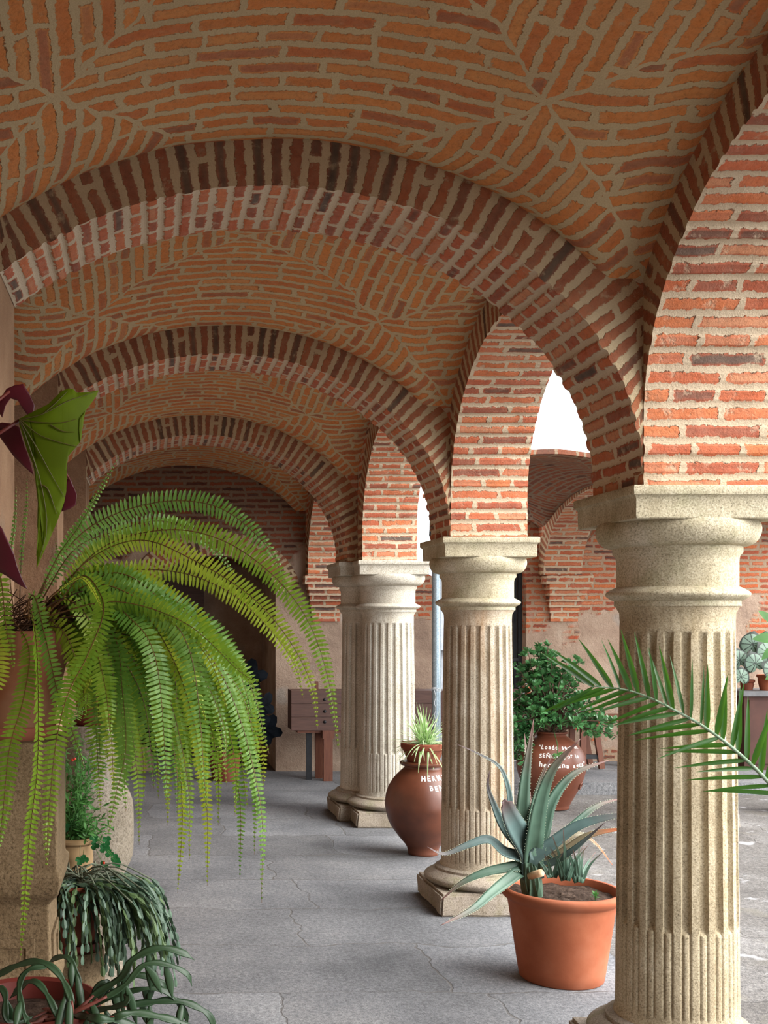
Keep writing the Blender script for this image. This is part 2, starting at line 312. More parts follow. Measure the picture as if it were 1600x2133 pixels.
# ------------------------------------------------------------------ mesh helpers
class MB:
    def __init__(s): s.v = []; s.f = []; s.uv = []; s.mi = []; s.maps = {}
    def vert(s, p): s.v.append(tuple(p)); return len(s.v)-1
    def face(s, idx, uv=None, mi=0): s.f.append(tuple(idx)); s.uv.append(uv); s.mi.append(mi)
    def quad(s, a, b, c, d, uv=None, mi=0):
        n = len(s.v); s.v += [tuple(a), tuple(b), tuple(c), tuple(d)]; s.face((n, n+1, n+2, n+3), uv, mi)
    def box(s, lo, hi, mi=0, M4=None):
        x0, y0, z0 = lo; x1, y1, z1 = hi
        c = [Vector(p) for p in ((x0, y0, z0), (x1, y0, z0), (x1, y1, z0), (x0, y1, z0), (x0, y0, z1), (x1, y0, z1), (x1, y1, z1), (x0, y1, z1))]
        if M4 is not None: c = [M4 @ p for p in c]
        for q, ax in (((0, 1, 5, 4), 0), ((2, 3, 7, 6), 0), ((1, 2, 6, 5), 1), ((3, 0, 4, 7), 1), ((4, 5, 6, 7), 2), ((3, 2, 1, 0), 2)):
            ps = [c[i] for i in q]
            if ax == 0: uv = [(p.x, p.z) for p in ps]
            elif ax == 1: uv = [(p.y, p.z) for p in ps]
            else: uv = [(p.x, p.y) for p in ps]
            s.quad(*ps, uv=uv, mi=mi)
    def tube(s, pts, rad, n=8, caps=True, mi=0):
        pts = [Vector(p) for p in pts]; rings = []
        up = Vector((0, 0, 1)); t0 = (pts[1]-pts[0]).normalized()
        if abs(t0.z) > .9: up = Vector((1, 0, 0))
        nrm = t0.cross(up).normalized()
        for i, p in enumerate(pts):
            t = (pts[min(i+1, len(pts)-1)]-pts[max(i-1, 0)]).normalized()
            nrm = (nrm - t*nrm.dot(t)).normalized(); b = t.cross(nrm)
            r = rad(i/(len(pts)-1)) if callable(rad) else rad
            rings.append([s.vert(p+(nrm*cos(2*pi*k/n)+b*sin(2*pi*k/n))*r) for k in range(n)])
        for i in range(len(rings)-1):
            for k in range(n):
                s.face((rings[i][k], rings[i][(k+1) % n], rings[i+1][(k+1) % n], rings[i+1][k]), None, mi)
        if caps: s.face(tuple(reversed(rings[0])), None, mi); s.face(tuple(rings[-1]), None, mi)
    def lathe(s, prof, n=48, c=(0, 0, 0), mi=0, cap=True):
        rings = []
        for r, z in prof: rings.append([s.vert((c[0]+r*cos(2*pi*k/n), c[1]+r*sin(2*pi*k/n), c[2]+z)) for k in range(n)])
        for i in range(len(rings)-1):
            for k in range(n): s.face((rings[i][k], rings[i][(k+1) % n], rings[i+1][(k+1) % n], rings[i+1][k]), None, mi)
        if cap:
            if prof[0][0] > 1e-4: s.face(tuple(reversed(rings[0])), None, mi)
            if prof[-1][0] > 1e-4: s.face(tuple(rings[-1]), None, mi)
    def build(s, name, mat, parent=None, smooth=False, loc=None, merge=False, sharp=None):
        me = bpy.data.meshes.new(name); me.from_pydata(s.v, [], s.f)
        for m in (mat if isinstance(mat, list) else [mat]): me.materials.append(m)
        if any(u is not None for u in s.uv):
            ul = me.uv_layers.new(name='UVMap').data
            for p, u in zip(me.polygons, s.uv):
                if u is not None:
                    for k, li in enumerate(p.loop_indices): ul[li].uv = u[k]
        for p, mi in zip(me.polygons, s.mi): p.material_index = mi
        if smooth: me.polygons.foreach_set('use_smooth', [True]*len(me.polygons))
        me.update()
        if merge:
            bm = bmesh.new(); bm.from_mesh(me); bmesh.ops.remove_doubles(bm, verts=bm.verts, dist=1e-5)
            bmesh.ops.recalc_face_normals(bm, faces=bm.faces); bm.to_mesh(me); bm.free()
        if sharp: me.set_sharp_from_angle(angle=radians(sharp))
        o = bpy.data.objects.new(name, me); COL.objects.link(o)
        if loc is not None: o.location = loc
        if parent: o.parent = parent
        return o
def tag(o, label, cat, group=None, kind=None):
    o['label'] = label; o['category'] = cat
    if group: o['group'] = group
    if kind: o['kind'] = kind
    return o
def thing(name, label, cat, loc=(0, 0, 0), group=None, kind=None):
    o = bpy.data.objects.new(name, None); COL.objects.link(o); o.location = loc; o.empty_display_size = .1
    return tag(o, label, cat, group, kind)
def local(o, pts):
    l = Vector(o.location); return [Vector(p)-l for p in pts]
def bezier(P0, P1, P2, P3, n):
    r = []
    for i in range(n+1):
        t = i/n; u = 1-t; r.append(P0*u**3+P1*3*u*u*t+P2*3*u*t*t+P3*t**3)
    return r
def smooth_path(pts, n):
    """Catmull-Rom through points, resampled evenly"""
    pts = [Vector(p) for p in pts]; q = [pts[0]*2-pts[1]]+pts+[pts[-1]*2-pts[-2]]; d = []
    for i in range(1, len(q)-2):
        for k in range(16):
            t = k/16; a, b, c, e = q[i-1], q[i], q[i+1], q[i+2]
            d.append(.5*((2*b)+(c-a)*t+(2*a-5*b+4*c-e)*t*t+(3*b-a-3*c+e)*t**3))
    d.append(pts[-1]); L = [0]
    for i in range(1, len(d)): L.append(L[-1]+(d[i]-d[i-1]).length)
    out = []; j = 0
    for i in range(n+1):
        s = L[-1]*i/n
        while j < len(d)-2 and L[j+1] < s: j += 1
        k = (s-L[j])/max(1e-9, L[j+1]-L[j]); out.append(d[j].lerp(d[j+1], min(1, k)))
    return out

# ================================================================== THE BUILDING
XG, XC = 1.57, 1.97            # gallery face and courtyard face of the arcade
TOPZ = 3.34
# --- arch wall builder -------------------------------------------------
def arch_path(s0, s1, spring, cs, a, b, clamp=None, base=1.96, row=.057, seed=0):
    """courses run along the path; returns list of (s, z, nx, nz, arclen)"""
    rnd = random.Random(seed); fine = []
    N = 700
    for side in (0,):
        z = base
        while z < spring: fine.append((s0, z)); z += .004
        for i in range(N+1):
            t = pi - pi*i/N; fine.append((cs+a*cos(t), spring+b*sin(t)))
        z = spring
        while z > base: fine.append((s1, z)); z -= .004
        fine.append((s1, base))
    if clamp: fine = [p for p in fine if clamp[0] <= p[0] <= clamp[1]]
    L = [0.0]
    for i in range(1, len(fine)): L.append(L[-1]+math.dist(fine[i], fine[i-1]))
    out = []; k = 0; tot = L[-1]; j = 0
    targets = []
    while k*row < tot:
        d = rnd.uniform(.001, .010)
        for ph, dd in ((0, 0), (.12, d*.15), (.30, d), (.5, d*rnd.uniform(.8, 1.2)), (.70, d), (.88, d*.15)):
            if (k+ph)*row < tot: targets.append(((k+ph)*row, dd))
        k += 1
    targets.append((tot, 0))
    for s, d in targets:
        while j < len(L)-2 and L[j+1] < s: j += 1
        p, q = fine[j], fine[j+1]; t = (s-L[j])/max(1e-9, L[j+1]-L[j])
        x = p[0]+(q[0]-p[0])*t; z = p[1]+(q[1]-p[1])*t
        i0, i1 = max(0, j-6), min(len(fine)-1, j+7)
        tx, tz = fine[i1][0]-fine[i0][0], fine[i1][1]-fine[i0][1]; l = math.hypot(tx, tz) or 1
        nx, nz = -tz/l, tx/l          # outward of the opening when running left to right over the top
        out.append((x-nx*d, z-nz*d, nx, nz, s))
    return out
def arch_mesh(mb, path, t0, t1, axis, smin, smax, ring=.19, top=TOPZ, mats=(0, 1), seed=0, exposed=False):
    """axis 'x': arch spans X and is t0..t1 deep in Y; axis 'y': spans Y, t0..t1 in X"""
    def pt(s, t, z): return (s, t, z) if axis == 'x' else (t, s, z)
    nw = 7; rnd = random.Random(seed)
    grid = []
    for (s, z, nx, nz, L) in path:
        row = []
        for k in range(nw+1):
            t = t0+(t1-t0)*k/nw
            j = 0 if k in (0, nw) else noise.noise(Vector((s*9, t*9, z*9)))*.006
            row.append(mb.vert(pt(s+nx*j, t, z+nz*j)))
        grid.append(row)
    for i in range(len(path)-1):
        for k in range(nw):
            ta, tb = (t1-t0)*k/nw, (t1-t0)*(k+1)/nw; La, Lb = path[i][4], path[i+1][4]
            mb.face((grid[i][k], grid[i][k+1], grid[i+1][k+1], grid[i+1][k]), [(ta+seed, La), (tb+seed, La), (tb+seed, Lb), (ta+seed, Lb)], mats[1])
    cl = lambda s: min(smax, max(smin, s))
    R = []; T = []
    for (s, z, nx, nz, L) in path:
        rs = s+nx*ring; rz = z+nz*ring
        R.append((cl(rs), rz if not top or rz < top else top)); T.append((cl(rs), top))
    for side, t in ((0, t0), (1, t1)):
        rv = [mb.vert(pt(r[0], t, r[1])) for r in R]
        iv = [grid[i][0 if side == 0 else nw] for i in range(len(path))]
        if not exposed: tv = [mb.vert(pt(q[0], t, q[1])) for q in T]
        for i in range(len(path)-1):
            La, Lb = path[i][4], path[i+1][4]
            mb.face((iv[i], iv[i+1], rv[i+1], rv[i]), [(.03, La), (.03, Lb), (.03+ring, Lb), (.03+ring, La)], mats[0])
            if not exposed:
                ps = [T[i+1], T[i], R[i], R[i+1]]
                mb.face((rv[i], rv[i+1], tv[i+1], tv[i]), [(R[i][0], R[i][1]), (R[i+1][0], R[i+1][1]), (T[i+1][0], T[i+1][1]), (T[i][0], T[i][1])], mats[1])
    # top
    src = R if exposed else T
    for i in range(len(path)-1):
        a, b = src[i], src[i+1]
        mb.quad(pt(a[0], t0, a[1]), pt(b[0], t0, b[1]), pt(b[0], t1, b[1]), pt(a[0], t1, a[1]),
                uv=[(0, path[i][4]), (0, path[i+1][4]), (.4, path[i+1][4]), (.4, path[i][4])], mi=mats[1])
    for e in (0, -1):
        s, z = path[e][0], path[e][1]
        mb.quad(pt(s, t0, z), pt(s, t1, z), pt(R[e][0], t1, R[e][1] if exposed else z), pt(R[e][0], t0, R[e][1] if exposed else z), uv=[(0, 0), (.4, 0), (.4, .2), (0, .2)], mi=mats[1])

# pier faces along the arcade (near face, far face)
PIERS = [(1.27, 1.67), (3.55, 3.95), (5.82, 6.22), (8.22, 8.62)]
wall = MB()
for i in range(3):
    y0, y1 = PIERS[i][1], PIERS[i+1][0]
    c = (y0+y1)/2; a = (y1-y0)/2
    path = arch_path(y0, y1, 2.17, c, a, .73, seed=20+i)
    lo = (PIERS[i][0]+PIERS[i][1])/2; hi = (PIERS[i+1][0]+PIERS[i+1][1])/2 if i < 2 else 8.62
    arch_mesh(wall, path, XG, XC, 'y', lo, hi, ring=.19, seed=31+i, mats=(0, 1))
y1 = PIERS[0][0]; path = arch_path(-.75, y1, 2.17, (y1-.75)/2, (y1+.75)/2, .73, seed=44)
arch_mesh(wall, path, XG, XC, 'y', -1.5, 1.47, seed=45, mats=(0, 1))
wall.box((XG, -1.5, 0), (XC, -.75, TOPZ), 1)
wall.box((XG+.001, 8.34, 1.96), (XC-.001, 8.62, TOPZ), 1)
o = wall.build('wall_right', [M['ring'], M['pier']])
tag(o, 'brick arcade of round arches standing on the stone columns', 'arcade', kind='structure')

# --- transverse arches ---------------------------------------------------
AC, AA_, AB, AZ = .38, 1.19, .92, 2.0
tr = [(3.55, 3.95, 1.19, 'first brick rib arch across the gallery, nearest and largest'),
      (5.82, 6.22, 1.19, 'second brick rib arch across the gallery, between the first and third'),
      (8.42, 8.95, 1.12, 'third and smallest brick rib arch, at the far end over the double column')]
for i, (ya, yb, a, lab) in enumerate(tr):
    mb = MB(); path = arch_path(AC-a, AC+a, AZ, AC, a, AB, clamp=(-.475, 9), seed=60+i)
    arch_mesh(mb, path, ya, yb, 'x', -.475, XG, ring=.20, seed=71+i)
    if i == 2: mb.box((1.5, ya+.001, 1.96), (XG+.01, yb-.001, TOPZ), 1)
    tag(mb.build('brick_arch', [M['ring'], M['soffit']]), lab, 'arch', 'transverse brick arches', 'structure')

# --- vaults -----------------------------------------------------------------
def vault(x0, x1, y0, y1, hT, hS, name='ceiling', n=64, mat='vault', xr=None, dome=.07, label='', thick=.08):
    me = bpy.data.meshes.new(name); xa, xb = xr or (x0, x1)
    vs = []; H = {}
    xs = [xa+(xb-xa)*i/n for i in range(n+1)]; ys = [y0+(y1-y0)*j/n for j in range(n+1)]
    for j, y in enumerate(ys):
        for i, x in enumerate(xs):
            u = (x-(x0+x1)/2)/((x1-x0)/2); v = (y-(y0+y1)/2)/((y1-y0)/2)
            e = max(0, (1-u*u))*max(0, (1-v*v)); k = .30*e**.5+.015
            a, b = hT(x), hS(y)
            h = .5*(a+b+sqrt((a-b)**2+k*k))-.5*k*.5+dome*e+.006*noise.noise(Vector((x*5, y*5, 0)))
            H[i, j] = h; vs.append((x, y, h))
    N = n+1; fs = [(j*N+i, j*N+i+1, (j+1)*N+i+1, (j+1)*N+i) for j in range(n) for i in range(n)]
    base = len(vs); vs += [(x, y, z+thick) for x, y, z in vs]
    fs2 = [tuple(reversed([k+base for k in f])) for f in fs]
    rim = [(i, i+1) for i in range(n)]+[(n*N+i+1, n*N+i) for i in range(n)]+[((j+1)*N, j*N) for j in range(n)]+[(j*N+n, (j+1)*N+n) for j in range(n)]
    fs3 = [(b, a, a+base, b+base) for a, b in rim]
    me.from_pydata(vs, [], fs+fs2+fs3)
    sx = {}; sy = {}
    for j in range(N):
        s = xs[0]
        for i in range(N):
            if i: s += math.hypot(xs[i]-xs[i-1], H[i, j]-H[i-1, j])
            sx[i, j] = s
    for i in range(N):
        s = ys[0]
        for j in range(N):
            if j: s += math.hypot(ys[j]-ys[j-1], H[i, j]-H[i, j-1])
            sy[i, j] = s
    # centre the course counts so opposite webs mirror
    A = me.uv_layers.new(name='bay').data; B = me.uv_layers.new(name='courses_x').data; Cc = me.uv_layers.new(name='courses_y').data
    for p in me.polygons:
        for li, vi in zip(p.loop_indices, p.vertices):
            q = vi % base; i, j = q % N, q // N; x, y = xs[i], ys[j]
            A[li].uv = ((x-(x0+x1)/2)/((x1-x0)/2), (y-(y0+y1)/2)/((y1-y0)/2))
            B[li].uv = (x, sy[i, j]); Cc[li].uv = (y+.11, sx[i, j])
    me.materials.append(M[mat]); me.polygons.foreach_set('use_smooth', [True]*len(me.polygons)); me.update()
    me.set_sharp_from_angle(angle=radians(45))
    o = bpy.data.objects.new(name, me); COL.objects.link(o)
    return tag(o, label, 'vault', kind='structure')
def hT(x): return 2.0+1.07*sqrt(max(0, 1-((x-AC)/1.32)**2))
def mkS(y0, y1, z=2.17, b=.89, ext=.17):
    c, h = (y0+y1)/2, (y1-y0)/2
    return lambda y: z+b*sqrt(max(0, 1-((y-c)/(h+ext))**2))
bays = [(-1.5, 1.47, 'vaulted brick ceiling of the bay behind the viewer'), (1.47, 3.55, 'orange brick groin vault overhead in the nearest bay'),
        (3.95, 5.82, 'brick groin vault between the first and second rib arches'), (6.22, 8.42, 'brick groin vault between the second and third rib arches'),
        (8.95, 11.2, 'dark brick vault of the last bay, beyond the third rib arch')]
for a, b, lab in bays[1:]:
    vault(-.71, XG, a, b, hT, mkS(a, b), label=lab)
vault(-.71, XG, -1.5, 1.47, hT, mkS(-1.5, 1.47), label=bays[0][2], n=24)
# --- end wing ---------------------------------------------------------------
def hT2(c):
    return lambda x: 1.98+.78*sqrt(max(0, 1-((x-c)/1.13)**2))
mb = MB(); path = arch_path(8.62, 11.05, 2.0, 9.835, 1.215, .86, seed=80)
arch_mesh(mb, path, XG, XC, 'y', 8.45, 11.2, ring=.19, seed=81)
tag(mb.build('brick_arch', [M['ring'], M['pier']]), 'brick arch from the double column back to a corbel on the end wall', 'arch', kind='structure')
mb = MB(); path = arch_path(8.62, 11.05, 1.98, 9.835, 1.215, .70, seed=82)
arch_mesh(mb, path, 3.90, 4.28, 'y', 8.40, 11.2, ring=.16, top=2.80, seed=83)
mb.box((3.86, 8.22, 1.96), (4.235, 8.62, 2.50), 1)
tag(mb.build('brick_arch', [M['ring'], M['pier']]), 'brick arch in the far wing, seen through the opening left of the nearest column', 'arch', kind='structure')
mb = MB(); path = arch_path(4.24, 6.43, 1.98, 5.335, 1.095, .74, seed=86)
arch_mesh(mb, path, 8.24, 8.60, 'x', 4.24, 6.6, ring=.13, top=None, exposed=True, seed=87)
tag(mb.build('brick_arch', [M['pier'], M['pier']]), 'brick arch of the far wing at the right edge, above the nearest capital', 'arch', kind='structure')
vault(1.97, 3.92, 8.30, 11.2, hT2(2.985), mkS(8.3, 11.2, 1.98, .74, .12), xr=(2.74, 3.92), dome=.04, thick=.035, mat='shaded_wing_vault', label='broken brick vault of the far wing under open sky')
vault(4.26, 6.6, 8.60, 11.2, hT2(5.43), mkS(8.6, 11.2, 1.98, .74, .12), dome=.04, mat='shaded_wing_vault', label='vault over the right end of the far wing')

# --- walls ----------------------------------------------------------------
mb = MB()
mb.box((-1.0, -1.5, 0), (-.71, 11.2, TOPZ))
for ya, yb, a, lab in tr: mb.box((-.72, ya-.003, 0), (-.475, yb+.003, TOPZ), 1)
tag(mb.build('wall_left', [M['rubble_brick'], M['plaster']]), 'old plastered side wall of the gallery behind the fern', 'wall', kind='structure')
mb = MB(); mb.box((-1.0, -1.7, 0), (XC, -1.5, TOPZ))
tag(mb.build('wall_back', M['plaster']), 'plastered wall closing the gallery behind the viewer', 'wall', kind='structure')
mb = MB()
# end wall with an arched recess and the gateway
YB = 11.2
def wallpoly(mb, pts, y0, y1):
    n = len(mb.v); k = len(pts)
    for x, z in pts: mb.vert((x, y0, z))
    for x, z in pts: mb.vert((x, y1, z))
    mb.face(tuple(range(n, n+k)), [(x, z) for x, z in pts]); mb.face(tuple(reversed(range(n+k, n+2*k))), [(x, z) for x, z in reversed(pts)])
    for i in range(k):
        j = (i+1) % k; mb.face((n+j, n+i, n+k+i, n+k+j), [(y0, pts[j][1]), (y0, pts[i][1]), (y1, pts[i][1]), (y1, pts[j][1])])
NX0, NX1, NZ = .05, 1.27, 1.80
arc = [((NX0+NX1)/2+(NX1-NX0)/2*cos(pi*i/16), NZ+.36*sin(pi*i/16)) for i in range(17)]
wallpoly(mb, [(-1.0, 0), (NX0, 0)]+[(NX0, NZ)]+list(reversed(arc))[1:9]+[((NX0+NX1)/2, TOPZ), (-1.0, TOPZ)], YB, YB+.3)
wallpoly(mb, [((NX0+NX1)/2, TOPZ)]+list(reversed(arc))[8:16]+[(NX1, NZ), (NX1, 0), (2.55, 0), (2.55, TOPZ)], YB, YB+.3)
mb.box((NX1, YB+.3, 0), (NX1+.2, 12.7, 2.6)); mb.box((NX0-.2, YB+.3, 0), (NX0, 12.7, 2.6)); mb.box((NX0-.2, 12.6, 0), (NX1+.2, 12.8, 2.6)); mb.box((NX0-.2, YB+.3, 2.25), (NX1+.2, 12.8, 2.6))
tag(mb.build('wall_far', M['rubble_brick'], merge=False), 'end wall of brick and crumbling plaster with an arched recess', 'wall', kind='structure')
mb = MB()
wallpoly(mb, [(2.55, 0), (2.84, 0), (2.84, 1.95), (2.55, 2.1)], YB, YB+.3)
wallpoly(mb, [(3.78, 0), (7.4, 0), (7.4, 2.9), (3.78, 2.9)], YB, YB+.3)
tag(mb.build('wall_far', M['wing_wall']), 'far wing wall of brick and stained plaster on both sides of the gateway', 'wall', kind='structure')
mb = MB(); ncx = (NX0+NX1)/2; na = (NX1-NX0)/2
for i in range(40):
    t0, t1 = pi*i/40, pi*(i+1)/40
    q = [(ncx+(na+e)*cos(t), NZ+(.36+e)*sin(t)) for t, e in ((t0, 0), (t1, 0), (t1, .24), (t0, .24))]
    mb.quad(*[(x, YB-.018, z) for x, z in q], uv=[(.03, na*t0), (.03, na*t1), (.27, na*t1), (.27, na*t0)])
    mb.quad((q[2][0], YB-.018, q[2][1]), (q[2][0], YB+.01, q[2][1]), (q[3][0], YB+.01, q[3][1]), (q[3][0], YB-.018, q[3][1]), uv=[(0, 0), (.03, 0), (.03, .05), (0, .05)])
    mb.quad((q[0][0], YB-.018, q[0][1]), (q[0][0], YB+.01, q[0][1]), (q[1][0], YB+.01, q[1][1]), (q[1][0], YB-.018, q[1][1]), uv=[(0, 0), (.03, 0), (.03, .05), (0, .05)])
tag(mb.build('trim_1', M['ring']), 'flat brick arch over the recess of the end wall', 'arch', kind='structure')
# brick corbels on the end wall
for x0, lab in ((1.57, 'stepped brick corbel on the end wall beside the double column'), (3.95, 'stepped brick corbel in the far wing, left of the nearest column')):
    mb = MB()
    steps = [(.19, 1.955), (.18, 1.915), (.17, 1.87), (.14, 1.81), (.10, 1.755), (.06, 1.70), (.04, 1.64), (.03, 1.58), (.015, 1.50)]
    for k in range(len(steps)-1):
        d = steps[k][0]; e = .03 if k < 2 else .02-.012*k
        mb.box((x0-e, YB-d, steps[k+1][1]), (x0+.4+e, YB+.01, steps[k][1]))
    tag(mb.build('corbel', M['pier']), lab, 'corbel', 'brick corbels on the end wall', 'structure')
# --- roof slab over the gallery, unseen, added to block light
mb = MB(); mb.box((-1.0, -1.7, TOPZ), (2.05, 11.5, TOPZ+.1))
tag(mb.build('roof', M['roof']), 'flat mortar roof slab, unseen, added over the gallery vaults to block light', 'roof', kind='structure')
# --- floors
mb = MB(); mb.box((-1.0, -1.7, -.2), (2.12, YB, 0)); mb.box((NX0, YB, -.2), (NX1, 12.6, 0))
tag(mb.build('floor', M['granite']), 'grey granite slab floor of the covered gallery', 'floor', kind='structure')
mb = MB(); mb.box((2.12, -8, -.2), (24, YB, -.005))
nn = 90
tag(mb.build('courtyard_floor', M['court']), 'rough worn granite paving of the open courtyard', 'floor', kind='structure')
mb = MB(); mb.box((2.45, 9.75, -.1), (7.4, YB+.01, .10))
tag(mb.build('wing_floor', M['granite']), 'raised granite floor along the foot of the far wall', 'floor', kind='structure')
mb = MB(); mb.box((1.6, YB+.3, -.2), (24, 24, -.01))
tag(mb.build('ground', M['court']), 'paved ground outside the gateway', 'ground', kind='structure')

# ================================================================== COLUMNS
def col_shaft(mb, R0, R1, z0, z1, nfl=22, fl0=.245, cab=.53, fl1=1.50, depth=.017):
    per = 12; n = nfl*per; rows = []
    zs = [z0]
    while zs[-1] < z1-.001:
        z = zs[-1]; near = min(abs(z-fl0), abs(z-cab), abs(z-fl1))
        zs.append(min(z1, z+(.006 if near < .03 else .03)))
    for z in zs:
        t = (z-z0)/(z1-z0); R = R0+(R1-R0)*(t**1.4)
        if z > 1.545: R += .016*((z-1.545)/(z1-1.545))**2.2
        if z < z0+.04: R += .010*(1-(z-z0)/.04)**2
        row = []
        up = min(1, max(0, (fl1-z)/.02)); dn = min(1, max(0, (z-cab)/.02)); lo = min(1, max(0, (z-fl0)/.02))
        for k in range(n):
            p = ((k % per)+.5)/per-.5
            f = sqrt(max(0, 1-(p/.29)**2)); f = min(1, f*1.25)
            full = depth*f*sqrt(up)*sqrt(dn)
            g = .0055 if .16 < abs(p) < .29 else 0
            cabd = g*(1-sqrt(dn))*lo
            r = R-max(full, cabd); a = 2*pi*(k+.5)/n
            r += .0012*noise.noise(Vector((cos(a)*9, sin(a)*9, z*14)))
            row.append(mb.vert((r*cos(a), r*sin(a), z)))
        rows.append(row)
    for i in range(len(rows)-1):
        for k in range(n): mb.face((rows[i][k], rows[i][(k+1) % n], rows[i+1][(k+1) % n], rows[i+1][k]))
    mb.face(tuple(reversed(rows[0]))); mb.face(tuple(rows[-1]))
def rough_block(mb, x0, x1, y0, y1, z0, z1, j=.006, n=8, rnd=None):
    """stone block with slightly worn edges"""
    bm = bmesh.new(); bmesh.ops.create_cube(bm, size=1)
    for v in bm.verts: v.co = Vector(((x0+x1)/2+v.co.x*(x1-x0), (y0+y1)/2+v.co.y*(y1-y0), (z0+z1)/2+v.co.z*(z1-z0)))
    bmesh.ops.bevel(bm, geom=bm.edges[:], offset=min(.012, (z1-z0)*.3), segments=2, affect='EDGES')
    bmesh.ops.subdivide_edges(bm, edges=[e for e in bm.edges if e.calc_length() > .08], cuts=n, use_grid_fill=True)
    for v in bm.verts:
        d = noise.noise_vector(v.co*11)*j; v.co += d
        if v.co.z < z0: v.co.z = z0
    base = len(mb.v); bm.verts.index_update()
    for v in bm.verts: mb.v.append(tuple(v.co))
    for f in bm.faces: mb.face([base+v.index for v in f.verts])
    bm.free()
ARC = lambda r, z0, z1, out, n=10: [(r+out*sin(pi*i/n), z0+(z1-z0)*i/n) for i in range(n+1)]
def column(loc, label, rs=1.0, mats=('stone_base', 'stone_shaft', 'stone'), ab=(.505, .505), pl=(.53, .53), name='stone_column', group='stone columns of the arcade', half=None):
    c = thing(name, label, 'column', loc, group)
    mb = MB(); rough_block(mb, -pl[0]/2, pl[0]/2, -pl[1]/2, pl[1]/2, 0, .115, j=.010); mb.build('plinth', M[mats[0]], c, smooth=True, sharp=40)
    mb = MB(); prof = [(.21*rs, .113)]+[(.232*rs+.05*rs*sin(pi*i/14), .113+.078*i/14) for i in range(15)]+[(.222*rs, .193), (.222*rs, .205), (.205*rs, .215)]
    mb.lathe(prof, 64); o = mb.build('base', M[mats[0]], c, smooth=True, sharp=50)
    mb = MB(); col_shaft(mb, .190*rs, .175*rs, .205, 1.585); mb.build('shaft', M[mats[1]], c, smooth=True, sharp=60)
    mb = MB()
    prof = [(.185*rs, 1.582), (.194*rs, 1.584), (.194*rs, 1.602)]+[(.196*rs+.026*rs*sin(pi*i/10), 1.602+.042*i/10) for i in range(11)]+\
           [(.187*rs, 1.648), (.187*rs, 1.735), (.190*rs, 1.750), (.199*rs, 1.760), (.199*rs, 1.778), (.207*rs, 1.780)]+\
           [(.207*rs+.046*rs*sin(pi/2*i/12), 1.780+.058*(1-cos(pi/2*i/12))) for i in range(13)]+[(.250*rs, 1.852), (.243*rs, 1.862)]
    mb.lathe(prof, 72); mb.build('capital', M[mats[2]], c, smooth=True, sharp=45)
    mb = MB(); w2, d2 = ab[0]/2, ab[1]/2
    rings = []; K = 14
    for e, z in ((-.016, 1.858), (-.013, 1.861), (-.012, 1.885), (-.012, 1.922), (-.007, 1.929), (-.001, 1.933), (0, 1.937), (0, 1.957), (-.003, 1.962)):
        row = []
        for sd in range(4):
            for k in range(K):
                t = -1+2*k/K
                x, y = ((t*(w2+e), -(d2+e)), (w2+e, t*(d2+e)), (-t*(w2+e), d2+e), (-(w2+e), -t*(d2+e)))[sd]
                if k == 0: x *= .992; y *= .992
                nv = noise.noise_vector(Vector((x*12+loc[1], y*12, z*9)))*.003
                row.append(mb.vert((x+nv.x, y+nv.y, z+nv.z*.5)))
        rings.append(row)
    for i in range(len(rings)-1):
        for k in range(4*K): mb.face((rings[i][k], rings[i][(k+1) % (4*K)], rings[i+1][(k+1) % (4*K)], rings[i+1][k]))
    mb.face(tuple(reversed(rings[0]))); mb.face(tuple(rings[-1]))
    mb.build('abacus', M[mats[2]], c, smooth=True, sharp=40)
    return c
column((1.770, 3.752, 0), 'tall fluted stone column nearest the viewer, right of the potted aloe', mats=('stone_base', 'stone_shaft_warm', 'stone'))
column((1.772, 6.028, 0), 'fluted stone column standing behind the potted aloe')
column((1.805, 8.445, 0), 'front, paler column of the double pair at the gallery corner', 1.08, ('stone_base', 'stone_pale', 'stone_pale'), (.54, .50), (.56, .53))
column((1.700, 8.73, 0), 'rear left column of the double pair, joined to the paler one', 1.06, ('stone_base', 'stone_pale', 'stone_pale'), (.535, .60), (.53, .58))

column((4.05, 8.42, 0), 'fluted stone column of the far wing, behind the nearest column', 1.0, ab=(.48, .50))

# ================================================================== POTS, JARS
def pot(parent_name, label, loc, r0, r1, h, mat, rim=.03, rimw=.012, soil_drop=.03, cat='flower pot', as_part=None, wall_t=.012, n=56):
    """tapered flower pot with a rolled or banded rim and soil"""
    root = as_part or thing(parent_name, label, cat, loc)
    off = Vector(loc)-Vector(root.location)
    mb = MB()
    pr = [(.02, 0), (r0*.97, 0), (r0, .006), (r0+(r1-r0)*.5, h*.5), (r1-rimw, h-rim), (r1-.004, h-rim+.004), (r1, h-rim*.6), (r1, h-.006), (r1-.005, h), (r1-wall_t, h), (r1-wall_t-.004, h-.01), (r1-wall_t-.01, h-soil_drop-.02)]
    mb.lathe(pr, n, off); p = mb.build('pot', M[mat], root, smooth=True, sharp=35)
    mb = MB(); rr = r1-wall_t-.007
    for j in range(9):
        r = rr*j/8
        for k in range(24):
            a = 2*pi*k/24; mb.vert((off.x+r*cos(a), off.y+r*sin(a), off.z+h-soil_drop+.008*noise.noise(Vector((r*20, a*2, h*7)))+.006*(1-j/8)))
    for j in range(8):
        for k in range(24): mb.face((j*24+k, j*24+(k+1) % 24, (j+1)*24+(k+1) % 24, (j+1)*24+k))
    mb.build('soil', M['soil'], root, smooth=True)
    return root

